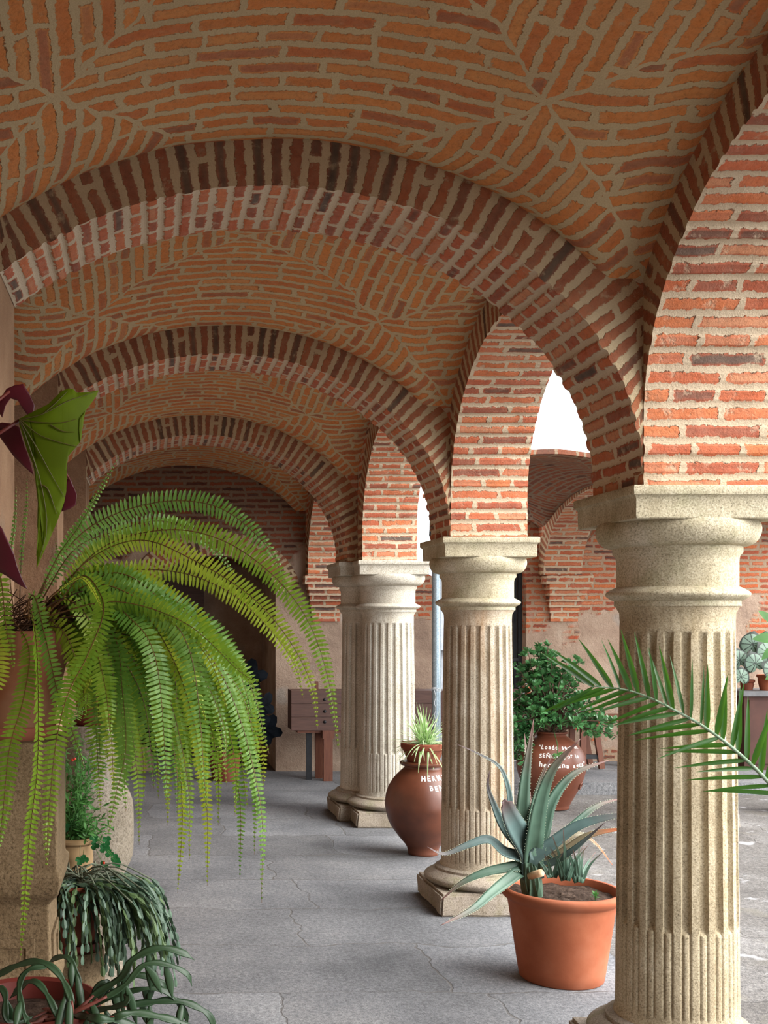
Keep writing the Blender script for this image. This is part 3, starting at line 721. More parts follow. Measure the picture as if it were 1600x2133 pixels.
def text_on_jar(lines, jar, prof, zc, a0, size, mat, lift=.002, gap=.2):
    """hand painted letters wrapped round a lathed jar. lines: (text, z, start angle)"""
    def rad(z):
        for (r_a, z_a), (r_b, z_b) in zip(prof, prof[1:]):
            if z_a <= z <= z_b and z_b > z_a: return r_a+(r_b-r_a)*(z-z_a)/(z_b-z_a)
        return prof[-1][0]
    rnd = random.Random(3)
    mb = MB()
    for txt, z, a0, size in lines:
        x = 0; R = rad(z)
        for ch in txt:
            if ch == ' ': x += size*.5; continue
            cu = bpy.data.curves.new('letter', 'FONT'); cu.body = ch; cu.size = size*rnd.uniform(.92, 1.1); cu.offset = size*.02; cu.resolution_u = 3
            ob = bpy.data.objects.new('letter', cu); COL.objects.link(ob)
            dg = bpy.context.evaluated_depsgraph_get(); me = bpy.data.meshes.new_from_object(ob.evaluated_get(dg))
            bm = bmesh.new(); bm.from_mesh(me); bmesh.ops.triangulate(bm, faces=bm.faces)
            xs = [v.co.x for v in bm.verts]; wdt = max(xs)-min(xs); x0 = min(xs)
            jz = rnd.uniform(-.08, .08)*size; rot = rnd.uniform(-.08, .08)
            b = len(mb.v); bm.verts.index_update()
            for lift_k in (lift, -.002):
                for v in bm.verts:
                    px_, pz_ = v.co.x-x0, v.co.y
                    px_, pz_ = px_*cos(rot)-pz_*sin(rot), px_*sin(rot)+pz_*cos(rot)
                    a = a0+(x+px_)/R; zz = z+pz_+jz; r = rad(zz)+lift_k
                    mb.vert((r*cos(a), r*sin(a), zz))
            nv = len(bm.verts)
            for f in bm.faces:
                ix = [b+v.index for v in f.verts]; mb.face(ix); mb.face([i+nv for i in reversed(ix)])
            for e in bm.edges:
                if len(e.link_faces) == 1:
                    i, j = e.verts[0].index+b, e.verts[1].index+b; mb.face((i, j, j+nv, i+nv))
            bm.free(); x += wdt+size*gap
            bpy.data.objects.remove(ob); bpy.data.curves.remove(cu)
    return mb.build('painted_lettering', M[mat], jar)

def refine(prof, n=80):
    pts = smooth_path([(r, 0, z) for r, z in prof], n); return [(p.x, p.z) for p in pts]

def blade(mb, pts, width, side, thick=.0, fold=.0, mi=0, uvx=True):
    """strap leaf along pts; side: across direction; fold lifts the edges; thick makes it fleshy"""
    n = len(pts); L = []; rows = []
    for i, p in enumerate(pts):
        t = (pts[min(i+1, n-1)]-pts[max(i-1, 0)]).normalized()
        s = side(i/(n-1), t) if callable(side) else side
        s = (s-t*s.dot(t)); s = s.normalized() if s.length > 1e-6 else Vector((1, 0, 0))
        nn_ = s.cross(t).normalized(); wd = width(i/(n-1))/2
        f = fold*wd; th = thick*wd
        top = [p-s*wd+nn_*f, p-s*wd*.5+nn_*f*.25, p, p+s*wd*.5+nn_*f*.25, p+s*wd+nn_*f]
        row = [mb.vert(q) for q in top]
        if thick: row += [mb.vert(q) for q in (p+s*wd*.55-nn_*th*.75+nn_*f*.3, p-nn_*th, p-s*wd*.55-nn_*th*.75+nn_*f*.3)]
        rows.append(row)
    m = 8 if thick else 5
    for i in range(n-1):
        v0, v1 = i/(n-1), (i+1)/(n-1)
        for k in range(m if thick else 4):
            k2 = (k+1) % m; u0, u1 = (k/4, (k+1)/4) if k < 4 else (.5, .5)
            mb.face((rows[i][k], rows[i][k2], rows[i+1][k2], rows[i+1][k]), [(u0, v0), (u1, v0), (u1, v1), (u0, v1)], mi)
    if thick: mb.face(tuple(rows[-1]), [(.5, 1)]*m, mi); mb.face(tuple(reversed(rows[0])), [(.5, 0)]*m, mi)

def leaflet(mb, base, d, nrm, ln, wd, mi=0, cup=.15, rnd_=.6, droop=0):
    """small pointed or rounded leaf, 2 x 4 quads, thick only by its curvature"""
    d = d.normalized(); s = d.cross(nrm).normalized(); nrm = s.cross(d).normalized()
    prof = [(0, .12), (.25, .85), (.55, 1.0), (.82, rnd_), (1, .05)]
    rows = []
    for t, wf in prof:
        c = base+d*ln*t-Vector((0, 0, 1))*droop*t*t*ln; hw = wd*wf/2
        rows.append((mb.vert(c-s*hw+nrm*cup*hw), mb.vert(c), mb.vert(c+s*hw+nrm*cup*hw)))
    for i in range(4):
        a, b = rows[i], rows[i+1]; v0, v1 = prof[i][0], prof[i+1][0]
        mb.face((a[0], a[1], b[1], b[0]), [(0, v0), (.5, v0), (.5, v1), (0, v1)], mi)
        mb.face((a[1], a[2], b[2], b[1]), [(.5, v0), (1, v0), (1, v1), (.5, v1)], mi)
def lobed(mb, c, d, nrm, r, outline, mi=0, cup=.15):
    """round leaf fan: outline = list of radii over the angle; uv is centred for veins"""
    d = d.normalized(); s = d.cross(nrm).normalized(); nrm = s.cross(d).normalized(); n = len(outline)
    c0 = mb.vert(c); mid = []; rim = []
    for k in range(n):
        a = 2*pi*k/n; q = outline[k]
        for f, lst in ((.55, mid), (1, rim)):
            x, y = cos(a)*q*f, sin(a)*q*f
            lst.append((mb.vert(c+(d*x+s*y)*r+nrm*(-cup*r*(x*x+y*y)+.05*r*sin(a*5)*f)), (x, y)))
    for k in range(n):
        j = (k+1) % n
        mb.face((c0, mid[k][0], mid[j][0]), [(0, 0), mid[k][1], mid[j][1]], mi)
        mb.face((mid[k][0], rim[k][0], rim[j][0], mid[j][0]), [mid[k][1], rim[k][1], rim[j][1], mid[j][1]], mi)

# ---- big jar with spider plant (HERMANA ...)
jp = [(.085, 0), (.098, .004), (.100, .03), (.112, .06), (.165, .125), (.215, .20), (.240, .29), (.243, .345), (.228, .42), (.190, .49), (.145, .540), (.122, .562), (.118, .575)]
jp = refine(jp, 70)
rimp = [(.118, .575), (.134, .578), (.146, .586), (.148, .597), (.140, .605), (.124, .606), (.108, .604), (.104, .59), (.102, .55), (.15, .50), (.19, .42), (.15, .2), (.02, .06)]
J1 = (1.79, 7.30, 0)
j = thing('clay_jar', 'big brown glazed jar with white painted name, behind the middle column', 'jar', J1)
mb = MB(); mb.lathe(jp+rimp[1:], 72); mb.build('body', M['jar'], j, smooth=True, sharp=50)
text_on_jar([('HERMANA', .500, -pi/2-.30, .044), ('BENE', .444, -pi/2-.04, .044)], j, jp, 0, 0, .04, 'paint', gap=.30)
sp = thing('spider_plant', 'green and white striped spider plant in a clay pot on the named jar', 'potted plant', (J1[0], J1[1], .592))
pot('', '', Vector(sp.location), .098, .143, .135, 'terracotta_dark', rim=.045, rimw=.012, as_part=sp)
rnd = random.Random(5); mb = MB()
for i in range(150):
    a = rnd.uniform(0, 2*pi); el = rnd.uniform(.1, 1.4); L = rnd.uniform(.17, .30)
    if i < 22: el = rnd.uniform(.15, .6); L = rnd.uniform(.24, .34)
    b = Vector((rnd.uniform(-.03, .03)+.01, rnd.uniform(-.03, .03), .115)); d = Vector((cos(a)*cos(el), sin(a)*cos(el), sin(el)))
    pts = []; p = b.copy()
    for k in range(9):
        pts.append(p.copy()); d = (d+Vector((0, 0, -1))*(.13 if i >= 22 else .22)*cos(el)).normalized(); p = p+d*L/8
    sd = Vector((-sin(a), cos(a), 0))
    blade(mb, pts, lambda t: .0125*(1-t**2.2)+.001, sd, fold=.35)
mb.build('foliage', M['spider'], sp, smooth=True)

# ---- jar with jade plant (Loado seas mi SENOR ...)
jp2 = refine([(.115, 0), (.138, .004), (.142, .03), (.172, .09), (.225, .19), (.262, .30), (.268, .37), (.250, .45), (.205, .52), (.150, .565), (.118, .588), (.112, .600)], 70)
J2 = (3.255, 9.05, 0)
j = thing('clay_jar', 'red-brown glazed jar with three painted lines of verse, in the courtyard', 'jar', J2)
mb = MB(); mb.lathe(jp2+[(.125, .604), (.132, .612), (.128, .622), (.112, .624), (.100, .62), (.098, .58), (.15, .53), (.2, .4), (.15, .1), (.02, .05)], 72)
mb.build('body', M['jar2'], j, smooth=True, sharp=50)
text_on_jar([('\u201cLoado seas mi', .498, -pi/2-.80, .043), ('SE\u00d1OR por la', .435, -pi/2-.70, .043), ('hermana agua\u201d', .362, -pi/2-.68, .052)], j, jp2, 0, 0, .04, 'paint', gap=.19)
mb = MB()
c = Vector((.245*cos(-pi/2+1.0), .245*sin(-pi/2+1.0), .155)); nrm_ = Vector((cos(-pi/2+1.0), sin(-pi/2+1.0), -.35)).normalized()
s1 = nrm_.cross(Vector((0, 0, 1))).normalized(); s2 = s1.cross(nrm_)
c = Vector((.232*cos(-pi/2+.95), .232*sin(-pi/2+.95), .20))
mb.tube([c+(s1*cos(a)+s2*sin(a))*.028 for a in [2*pi*k/16 for k in range(17)]], .006, 6); mb.build('boss', M['jar2'], j, smooth=True)
jade = thing('jade_plant', 'bushy jade plant spilling over the mouth of the verse jar', 'plant', (J2[0], J2[1], .60))
rnd = random.Random(11); br = MB(); lf = MB()
tips = []
for i in range(150):
    # crown: a lumpy mass plus a skirt hanging on the left
    if i < 118:
        a = rnd.uniform(0, 2*pi); el = rnd.uniform(-.05, 1.5); R = rnd.uniform(.24, .40)
        tip = Vector((cos(a)*cos(el)*R*1.02, sin(a)*cos(el)*R*.9, .10+.56*sin(el)*R/.36))
        tip.x -= .03*sin(el)
    elif i < 138: tip = Vector((rnd.uniform(-.42, -.20), rnd.uniform(-.25, .1), rnd.uniform(-.22, .12)))
    else: tip = Vector((rnd.uniform(.25, .50), rnd.uniform(-.25, .1), rnd.uniform(.0, .13)))
    st = Vector((rnd.uniform(-.05, .05), rnd.uniform(-.05, .05), 0)); mid = st.lerp(tip, .5)+Vector((rnd.uniform(-.03, .03), rnd.uniform(-.03, .03), .07 if tip.z > 0 else .17))
    pts = smooth_path([st, mid, tip], 7); br.tube(pts, lambda t: .009*(1-t)+.0025, 5)
    for q, k in ((pts[5], .6), (pts[6], .9), (pts[7], 1)):
        dr = (pts[7]-pts[5]).normalized()
        for m_ in range(12):
            v = Vector((rnd.gauss(0, 1), rnd.gauss(0, 1), rnd.gauss(0, 1))).normalized(); v = (v+dr*.6+Vector((0, 0, .25))).normalized()
            nr = (Vector((rnd.gauss(0, .5), rnd.gauss(0, .5), 1))).normalized()
            if abs(v.dot(nr)) > .95: nr = Vector((1, 0, 0))
            leaflet(lf, q+v*.008, v, nr, rnd.uniform(.034, .054), rnd.uniform(.020, .031), rnd_=.85, cup=.3)
br.build('branch', M['bark'], jade, smooth=True); lf.build('foliage', M['jade'], jade, smooth=True)
tr_ = MB(); pts = smooth_path([(0, -.10, .10), (-.05, -.20, .05), (-.045, -.262, -.05), (-.05, -.275, -.13)], 10); tr_.tube(pts, .003, 5)
for k in range(12):
    v = Vector((rnd.uniform(-1, 1), rnd.uniform(-.6, 0), rnd.uniform(-1, .2))); leaflet(tr_, pts[-1], v, Vector((0, -1, .2)), .05, .012, rnd_=.5)
tr_.build('trailing_shoot', M['herb'], jade, smooth=True)

# ================================================================== ALOE
ZA = 4.80
AP = Vector((1.770, ZA, 0))
al = thing('potted_aloe', 'large blue-green aloe in a wide orange terracotta pot on the gallery floor', 'potted plant', AP)
mb = MB()
pr = [(.02, 0), (.165, 0), (.172, .006), (.180, .05), (.218, .31), (.222, .330), (.226, .336), (.232, .340), (.243, .350), (.252, .362), (.254, .374), (.250, .383), (.240, .388), (.230, .386), (.226, .378), (.222, .36), (.216, .32)]
mb.lathe(pr, 80); mb.build('pot', M['terracotta'], al, smooth=True, sharp=50)
mb = MB()
for jx in range(13):
    r = .222*jx/12
    for k in range(36):
        a = 2*pi*k/36; p = Vector((r*cos(a), r*sin(a), 0)); p.z = .352+.014*noise.noise(p*22)+.012*noise.noise(p*60); mb.vert(p)
for jx in range(12):
    for k in range(36): mb.face((jx*36+k, jx*36+(k+1) % 36, (jx+1)*36+(k+1) % 36, (jx+1)*36+k))
mb.build('soil', M['soil'], al, smooth=True)
CR = P(1103, 1800, ZA)   # crown of the rosette
aloe_leaves = [  # image path, width near the base (px), depth of tip relative to crown, material, teeth
    ([(1094, 1760), (1087, 1716), (1092, 1637), (1100, 1575), (1112, 1497)], 36, .05, 'aloe'),
    ([(1108, 1775), (1111, 1750), (1125, 1669), (1152, 1600), (1209, 1539)], 42, -.12, 'aloe'),
    ([(1120, 1770), (1131, 1735), (1150, 1669), (1196, 1612), (1269, 1583)], 31, .10, 'aloe'),
    ([(1102, 1778), (1076, 1731), (1056, 1690), (1049, 1668)], 47, -.14, 'aloe2'),
    ([(1068, 1740), (1064, 1690), (1058, 1640), (1040, 1597), (1000, 1572), (947, 1548)], 17, .08, 'aloe2'),
    ([(1090, 1775), (1050, 1725), (1026, 1670), (1016, 1637), (1020, 1606)], 28, .0, 'aloe2'),
    ([(1092, 1790), (1050, 1775), (1017, 1749), (975, 1760), (925, 1779), (890, 1764)], 26, -.10, 'aloe2'),
    ([(1090, 1806), (1050, 1809), (1006, 1819), (959, 1841), (917, 1877)], 24, -.05, 'aloe'),
    ([(1088, 1815), (1060, 1832), (1022, 1862), (984, 1894), (917, 1928)], 26, -.28, 'aloe'),
    ([(1098, 1800), (1150, 1757), (1209, 1718), (1294, 1697), (1345, 1690)], 30, -.10, 'aloe2'),
    ([(1110, 1795), (1150, 1765), (1200, 1714), (1245, 1678), (1300, 1662)], 24, .12, 'aloe'),
    ([(1112, 1808), (1170, 1778), (1225, 1741), (1294, 1727), (1325, 1728)], 24, -.15, 'aloe3'),
    ([(1115, 1800), (1170, 1762), (1205, 1737), (1241, 1758), (1277, 1803)], 15, .06, 'aloe3'),
    ([(1116, 1812), (1160, 1792), (1200, 1765), (1262, 1712)], 17, -.16, 'aloe2'),
    ([(1092, 1740), (1091, 1669), (1096, 1591), (1093, 1528)], 22, .16, 'aloe'),
    ([(1103, 1765), (1110, 1690), (1128, 1620), (1150, 1575)], 24, .02, 'aloe'),
    ([(1108, 1790), (1098, 1740), (1102, 1690), (1105, 1650)], 30, .10, 'aloe'),
]
loc = Vector(al.location)
for k, (pp, wpx, dz, mat) in enumerate(aloe_leaves):
    n = len(pp); pts3 = [P(1103+(x-1103), y, ZA+dz*(i/(n-1))**1.2) for i, (x, y) in enumerate(pp)]
    base = P(1108, 1832, ZA)+Vector((pts3[0]-CR)*.10)
    path = smooth_path([p-loc for p in [base]+pts3], 26); W = wpx*ZA/F
    mb = MB()
    stub = (k == 3)
    wf = (lambda t, W=W, stub=stub: W*(1.0 if t < .12 else (1-((t-.12)/.88)**1.5)*.96+.03) if not stub else W*min(1, 1.25-abs(t-.3)*.9 if t > .3 else 1)*(1 if t < .93 else .5))
    view = Vector((.15*sin(k*2.3), -1, .55 if k not in (3, 1) else .2))
    def side(t, tg, view=view): return tg.cross(view)
    blade(mb, path, wf, side, thick=.30, fold=.34)
    lo_ = mb.build('leaf', M[mat], al, smooth=True)
    tb = MB()
    for i in range(5, 24):
        t = i/26
        for sgn in (-1, 1):
            for sub in (0, .5):
                p = path[i].lerp(path[i+1], sub); tg = (path[i+1]-path[i-1]).normalized(); s = tg.cross(view); s = (s-tg*s.dot(tg)).normalized()
                nn_ = s.cross(tg); hw = wf(t)/2; c = p+s*sgn*hw+nn_*hw*.34
                if hw < .004: continue
                a_ = tb.vert(c-tg*.0014); b_ = tb.vert(c+tg*.0014); c_ = tb.vert(c+s*sgn*.0030+tg*.0012); d_ = tb.vert(c-nn_*.0025)
                tb.face((a_, b_, c_)); tb.face((b_, d_, c_)); tb.face((d_, a_, c_))
    tb.build('teeth', M['tooth'], lo_)
# offset pups
rnd = random.Random(9); mb = MB()
for cx, cy, n, H in ((1178, 1834, 8, 112), (1206, 1838, 7, 100), (1150, 1828, 4, 70)):
    for i in range(n):
        f = (i/(n-1)-.5)*2; H2 = H*rnd.uniform(.75, 1.1)*(1-.25*abs(f))
        b = P(cx+f*5, cy, ZA-.04+rnd.uniform(-.02, .02))-loc; t = P(cx+f*52+rnd.uniform(-6, 6), cy-H2, ZA-.06+rnd.uniform(-.08, .08))-loc
        m_ = b.lerp(t, .5)+Vector((-f*.012, 0, .008)); pth = smooth_path([b, m_, t], 10)
        blade(mb, pth, lambda q: .020*(1-q**1.3)+.001, Vector((1, .2*f, 0)), thick=.35, fold=.3)
mb.build('offset_shoots', M['aloe'], al, smooth=True)
mb = MB(); mb.tube([P(1104, 1825, ZA-.02)-loc, P(1128, 1818, ZA-.08)-loc], .016, 12); mb.build('cut_stub', M['cut'], al, smooth=True)
mb = MB(); c0_ = P(1110, 1832, ZA)-loc
for i in range(9):
    a = i*2.4; d_ = Vector((cos(a), sin(a), 0)); b_ = Vector((c0_.x, 0, .335))+d_*.012; t_ = CR-loc+d_*.018+Vector((0, 0, -.012+.003*i))
    blade(mb, smooth_path([b_, b_.lerp(t_, .5)+d_*.012, t_], 8), lambda t: .062*(1-.5*t), Vector((-sin(a), cos(a), 0)), thick=.3, fold=.5)
mb.build('leaf_sheaths', M['aloe_base'], al, smooth=True)
spr = thing('seedling', 'tiny bright green seedling in the soil of the aloe pot', 'plant', P(1240, 1852, ZA-.10)); mb = MB()
spr.location.z = .353
for i in range(18):
    a = i*2.4; el = .25+i*.05; v = Vector((cos(a)*cos(el), sin(a)*cos(el), sin(el))); leaflet(mb, Vector((0, 0, .012+.0008*i)), v, Vector((0, 0, 1)), .024, .009)
mb.tube([(0, 0, -.004), (0, 0, .028)], .002, 6)
mb.build('foliage', M['herb'], spr)

# ================================================================== PALM FROND (plant stands just outside the right edge)
ZP = 2.80
pl = thing('potted_palm', 'arching palm frond with narrow leaflets in front of the nearest column', 'potted plant', (1.86, 2.72, 0))
loc = Vector(pl.location)
rp = [(1229, 1429), (1304, 1437), (1359, 1456), (1414, 1484), (1462, 1511), (1511, 1546), (1559, 1587), (1597, 1625), (1640, 1675), (1700, 1770), (1745, 1880)]
rpts = [P(x, y, ZP+.10-.012*i) for i, (x, y) in enumerate(rp)]
path = smooth_path([p-loc for p in rpts], 90)
fr = MB(); fr.tube(path, lambda t: .0015+.006*t, 8); rach = fr.build('rachis', M['palm_rachis'], pl, smooth=True)
mb = MB(); rnd = random.Random(21)
def leafl(idx, ang, lnpx, dep, wpx=9):
    b = path[idx]; ln = lnpx*ZP/F; a = radians(ang)
    d = Vector((cos(a), dep, sin(a))).normalized(); pts = []; p = b.copy()
    for k in range(8):
        pts.append(p.copy()); d = (d+Vector((0, 0, -.018))).normalized(); p = p+d*ln/7
    wv = wpx*ZP/F
    v = Vector((rnd.uniform(-.6, .6), -1, rnd.uniform(-.2, .5)))
    blade(mb, pts, lambda t: wv*(.45+.55*min(1, t*6))*(1-t**2)+.0004, lambda t, tg: tg.cross(v), fold=.35)
for i in range(26):            # upper rank: from tip (left, pointing left-up) to the right (pointing up and slightly right)
    idx = int(1+i*2.5); f = i/25
    ag = 148-240*f if f < .12 else (119-83*(f-.12) if f < .35 else (100-60*(f-.35) if f < .6 else 85-20*(f-.6)))
    leafl(idx, ag+rnd.uniform(-5, 5), 138+rnd.uniform(-14, 12), rnd.uniform(-.35, .1), 13)
for i in range(20):
    idx = int(1+i*3.0); f = i/19
    leafl(idx, 176+26*(1-f)+rnd.uniform(-6, 6)+(8 if i % 3 == 0 else 0), 146+rnd.uniform(-25, 15), rnd.uniform(-.1, .45), 10.5)
mb.build('leaflets', M['palm'], pl, smooth=True)
stem_top = path[-1]
mb = MB(); mb.tube(smooth_path([stem_top, stem_top+Vector((.03, 0, -.2)), Vector((.0, 0, .30))], 10), .012, 8); mb.build('stem', M['bark'], pl, smooth=True)
pot('', '', loc, .15, .19, .32, 'brown_pot', as_part=pl)

# ================================================================== STANDS AND POTS ON THE LEFT
def square_pedestal(name, label, loc, prof, mat, panel=None):
    """prof: list of (half width, z)"""
    o = thing(name, label, 'pedestal', loc); mb = MB()
    rings = [[mb.vert((sx*r, sy*r, z)) for sx, sy in ((-1, -1), (1, -1), (1, 1), (-1, 1))] for r, z in prof]
    for i in range(len(rings)-1):
        for k in range(4): mb.face((rings[i][k], rings[i][(k+1) % 4], rings[i+1][(k+1) % 4], rings[i+1][k]))
    mb.face(tuple(reversed(rings[0]))); mb.face(tuple(rings[-1]))
    p = mb.build('body', M[mat], o)
    md = p.modifiers.new('bevel', 'BEVEL'); md.width = .006; md.segments = 3; md.limit_method = 'ANGLE'
    if panel:
        z0, z1, hw, w2 = panel; mb = MB()
        for ax in range(4):
            R = Matrix.Rotation(ax*pi/2, 4, 'Z')
            for lo, hi in (((-w2, -hw-.008, z0), (-w2+.018, -hw+.004, z1)), ((w2-.018, -hw-.008, z0), (w2, -hw+.004, z1)), ((-w2+.018, -hw-.008, z0), (w2-.018, -hw+.004, z0+.02)), ((-w2+.018, -hw-.008, z1-.02), (w2-.018, -hw+.004, z1))):
                mb.box(lo, hi, M4=R)
        mb.build('panel_frame', M[mat], o)
    return o
Z1 = 2.5; X1 = -.315
ped1 = square_pedestal('stone_pedestal', 'tall carved stone pedestal at the left edge under the big fern pot', (X1, Z1, 0),
    [(.135, 0), (.135, .10), (.120, .14), (.115, .16), (.103, .18), (.100, .60), (.108, .70), (.118, .735), (.118, .755), (.105, .78), (.100, .93), (.112, .945), (.122, .955), (.128, .985), (.128, 1.0), (.120, 1.005), (.120, 1.28)], 'pedestal', (.24, .86, .100, .07))
fern = thing('potted_fern', 'large green sword fern with long hanging fronds in a clay pot on the carved pedestal', 'potted plant', (X1, Z1, 1.28))
mb = MB(); mb.lathe([(.02, 0), (.095, 0), (.104, .01), (.108, .028), (.104, .030), (.098, .018), (.02, .012)], 48); mb.build('saucer', M['terracotta_dark'], fern, smooth=True, sharp=40)
pot('', '', Vector((X1, Z1, 1.294)), .100, .143, .225, 'fern_pot', rim=.05, rimw=.006, soil_drop=.02, as_part=fern)
rnd = random.Random(42)
# root mass of dry stalks
mb = MB(); FB = Vector((X1, Z1, 1.505))
for i in range(150):
    a = rnd.uniform(0, 2*pi); r = rnd.uniform(.01, .10); st = FB+Vector((r*cos(a), r*sin(a), -.01))
    e = st+Vector((rnd.uniform(.02, .26), rnd.uniform(-.10, .10), rnd.uniform(.0, .11)))
    if i % 3 == 0: e = st+Vector((rnd.uniform(-.12, .12), rnd.uniform(-.12, .10), rnd.uniform(.03, .12)))
    pts = smooth_path([st, st.lerp(e, .5)+Vector((0, 0, .02)), e], 6); mb.tube([p-Vector(fern.location) for p in pts], .0012, 4)
mb.build('dry_stalks', M['dry'], fern)
FL = Vector(fern.location)
def frond(ctrl, npx=9.0, plen=.025, mat='fern', roll=0.0, start=.12, wid=.0088, closed=0.0, curl=False):
    """ctrl: points in world space"""
    L = sum((Vector(ctrl[i+1])-Vector(ctrl[i])).length for i in range(len(ctrl)-1))
    n = max(24, int(L/(npx*Z1/F))); path = [p-FL for p in smooth_path(ctrl, n)]
    mb = MB(); mb.tube(path, lambda t: .0013*(1-t)+.0004, 4, mi=1)
    view = Vector((0, -1, 0))
    for i in range(int(n*start), n):
        t = i/n; tg = (path[min(i+1, n)]-path[i-1]).normalized()
        s = tg.cross(view); s = s.normalized() if s.length > .05 else Vector((1, 0, 0)); s = Matrix.Rotation(roll+.25*sin(t*4+roll), 3, tg) @ s
        up = s.cross(tg)
        f = min(1, (t-start)/.12+.35)*(1 if t < .62 else max(.10, 1-((t-.62)/.38)**1.5))
        for sg in (-1, 1):
            ln = plen*f*rnd.uniform(.9, 1.08)
            d = (s*sg*(1-closed)+tg*(.22+closed)+up*rnd.uniform(-.18, .12)-Vector((0, 0, .06))).normalized()
            nr = (up+tg*.25+s*rnd.uniform(-.15, .15))
            b = path[i]+tg*rnd.uniform(-.001, .001); w_ = wid*(.55+.45*f); sd = d.cross(nr).normalized(); nr = sd.cross(d).normalized()
            v = [mb.vert(b-sd*w_*.30), mb.vert(b+sd*w_*.42), mb.vert(b+d*ln*.45+sd*w_*.42+nr*.001), mb.vert(b+d*ln*.85+sd*w_*.26-nr*.0005), mb.vert(b+d*ln), mb.vert(b+d*ln*.80-sd*w_*.26), mb.vert(b+d*ln*.4-sd*w_*.38+nr*.001)]
            mb.face((v[0], v[1], v[2], v[6])); mb.face((v[6], v[2], v[3], v[5])); mb.face((v[5], v[3], v[4]))
    return mb.build('frond', [M[mat], M['rachis']], fern)
def W(lst, d0=0.0, d1=0.0, base=None):
    n = len(lst); return [P(x, y, Z1+d0+(d1-d0)*i/(n-1)) for i, (x, y) in enumerate(lst)]
# the fronds one can follow in the photograph
frond(W([(60, 1290), (120, 1170), (200, 1090), (330, 1046), (450, 1055), (540, 1120), (585, 1190), (600, 1255)], 0, -.1), mat='fern3', plen=.027, start=.2)
frond(W([(80, 1290), (200, 1150), (330, 1105), (450, 1120), (560, 1190), (640, 1290), (685, 1420), (706, 1560)], 0, -.15), mat='fern', plen=.030)
frond(W([(70, 1290), (180, 1170), (290, 1125), (400, 1165), (520, 1240), (600, 1330), (650, 1430), (662, 1520)], 0, -.12), mat='fern2', plen=.028)
frond(W([(80, 1290), (220, 1200), (360, 1190), (480, 1235), (570, 1320), (615, 1390), (632, 1455)], 0, .05), mat='fern2', plen=.027)
frond(W([(70, 1280), (150, 1150), (230, 1110), (330, 1085), (400, 1110), (470, 1170), (500, 1230)], .0, .15), mat='fern3', plen=.020)
frond(W([(60, 1280), (130, 1140), (180, 1070), (215, 1010), (250, 945)], 0, .1), mat='fern3', plen=.010, start=.25, curl=True)
frond(W([(60, 1280), (120, 1160), (165, 1095), (203, 1024)], 0, -.1), mat='fern3', plen=.011, start=.25)
frond(W([(30, 1290), (20, 1180), (30, 1090), (34, 1005)], 0, -.1), mat='fern3', plen=.006, start=.3)
frond(W([(40, 1290), (45, 1150), (55, 1050), (56, 985)], 0, .1), mat='fern3', plen=.006, start=.3)
frond(W([(60, 1290), (90, 1230), (120, 1180), (115, 1120)], 0, .2), mat='fern3', plen=.010, start=.2)
frond(W([(120, 1260), (170, 1200), (205, 1230), (215, 1280), (180, 1370), (140, 1450), (115, 1560), (100, 1720), (97, 1810)], -.1, -.45), mat='fern', plen=.027)
frond(W([(60, 1290), (60, 1250), (75, 1330), (80, 1450), (78, 1600), (62, 1740), (50, 1900), (42, 2000)], -.12, -.40), mat='fern', plen=.024, roll=.9)
frond(W([(50, 1280), (70, 1240), (95, 1330), (120, 1440), (150, 1520), (175, 1598)], -.12, -.35), mat='fern3', plen=.022, roll=.3)
frond(W([(20, 1280), (60, 1350), (50, 1450), (20, 1560), (5, 1700), (-10, 1800)], -.12, -.40), mat='fern', plen=.026)
frond(W([(-20, 1260), (0, 1200), (12, 1300), (25, 1370), (29, 1395)], -.12, -.2), mat='fern', plen=.020)
frond(W([(-40, 1280), (-10, 1330), (-5, 1400), (-20, 1460)], -.12, -.25), mat='fern2', plen=.030)
frond(W([(110, 1240), (150, 1210), (175, 1205), (200, 1240), (214, 1275)], -.2, -.25), mat='fern2', plen=.010, roll=1.2)
frond(W([(160, 1260), (190, 1310), (240, 1330), (255, 1440), (262, 1560), (240, 1660), (225, 1740)], -.05, -.2), mat='fern3', plen=.026, roll=.4)
frond(W([(150, 1260), (280, 1300), (345, 1420), (370, 1560), (380, 1700), (370, 1860)], 0, -.1), mat='fern2', plen=.020, roll=.6)
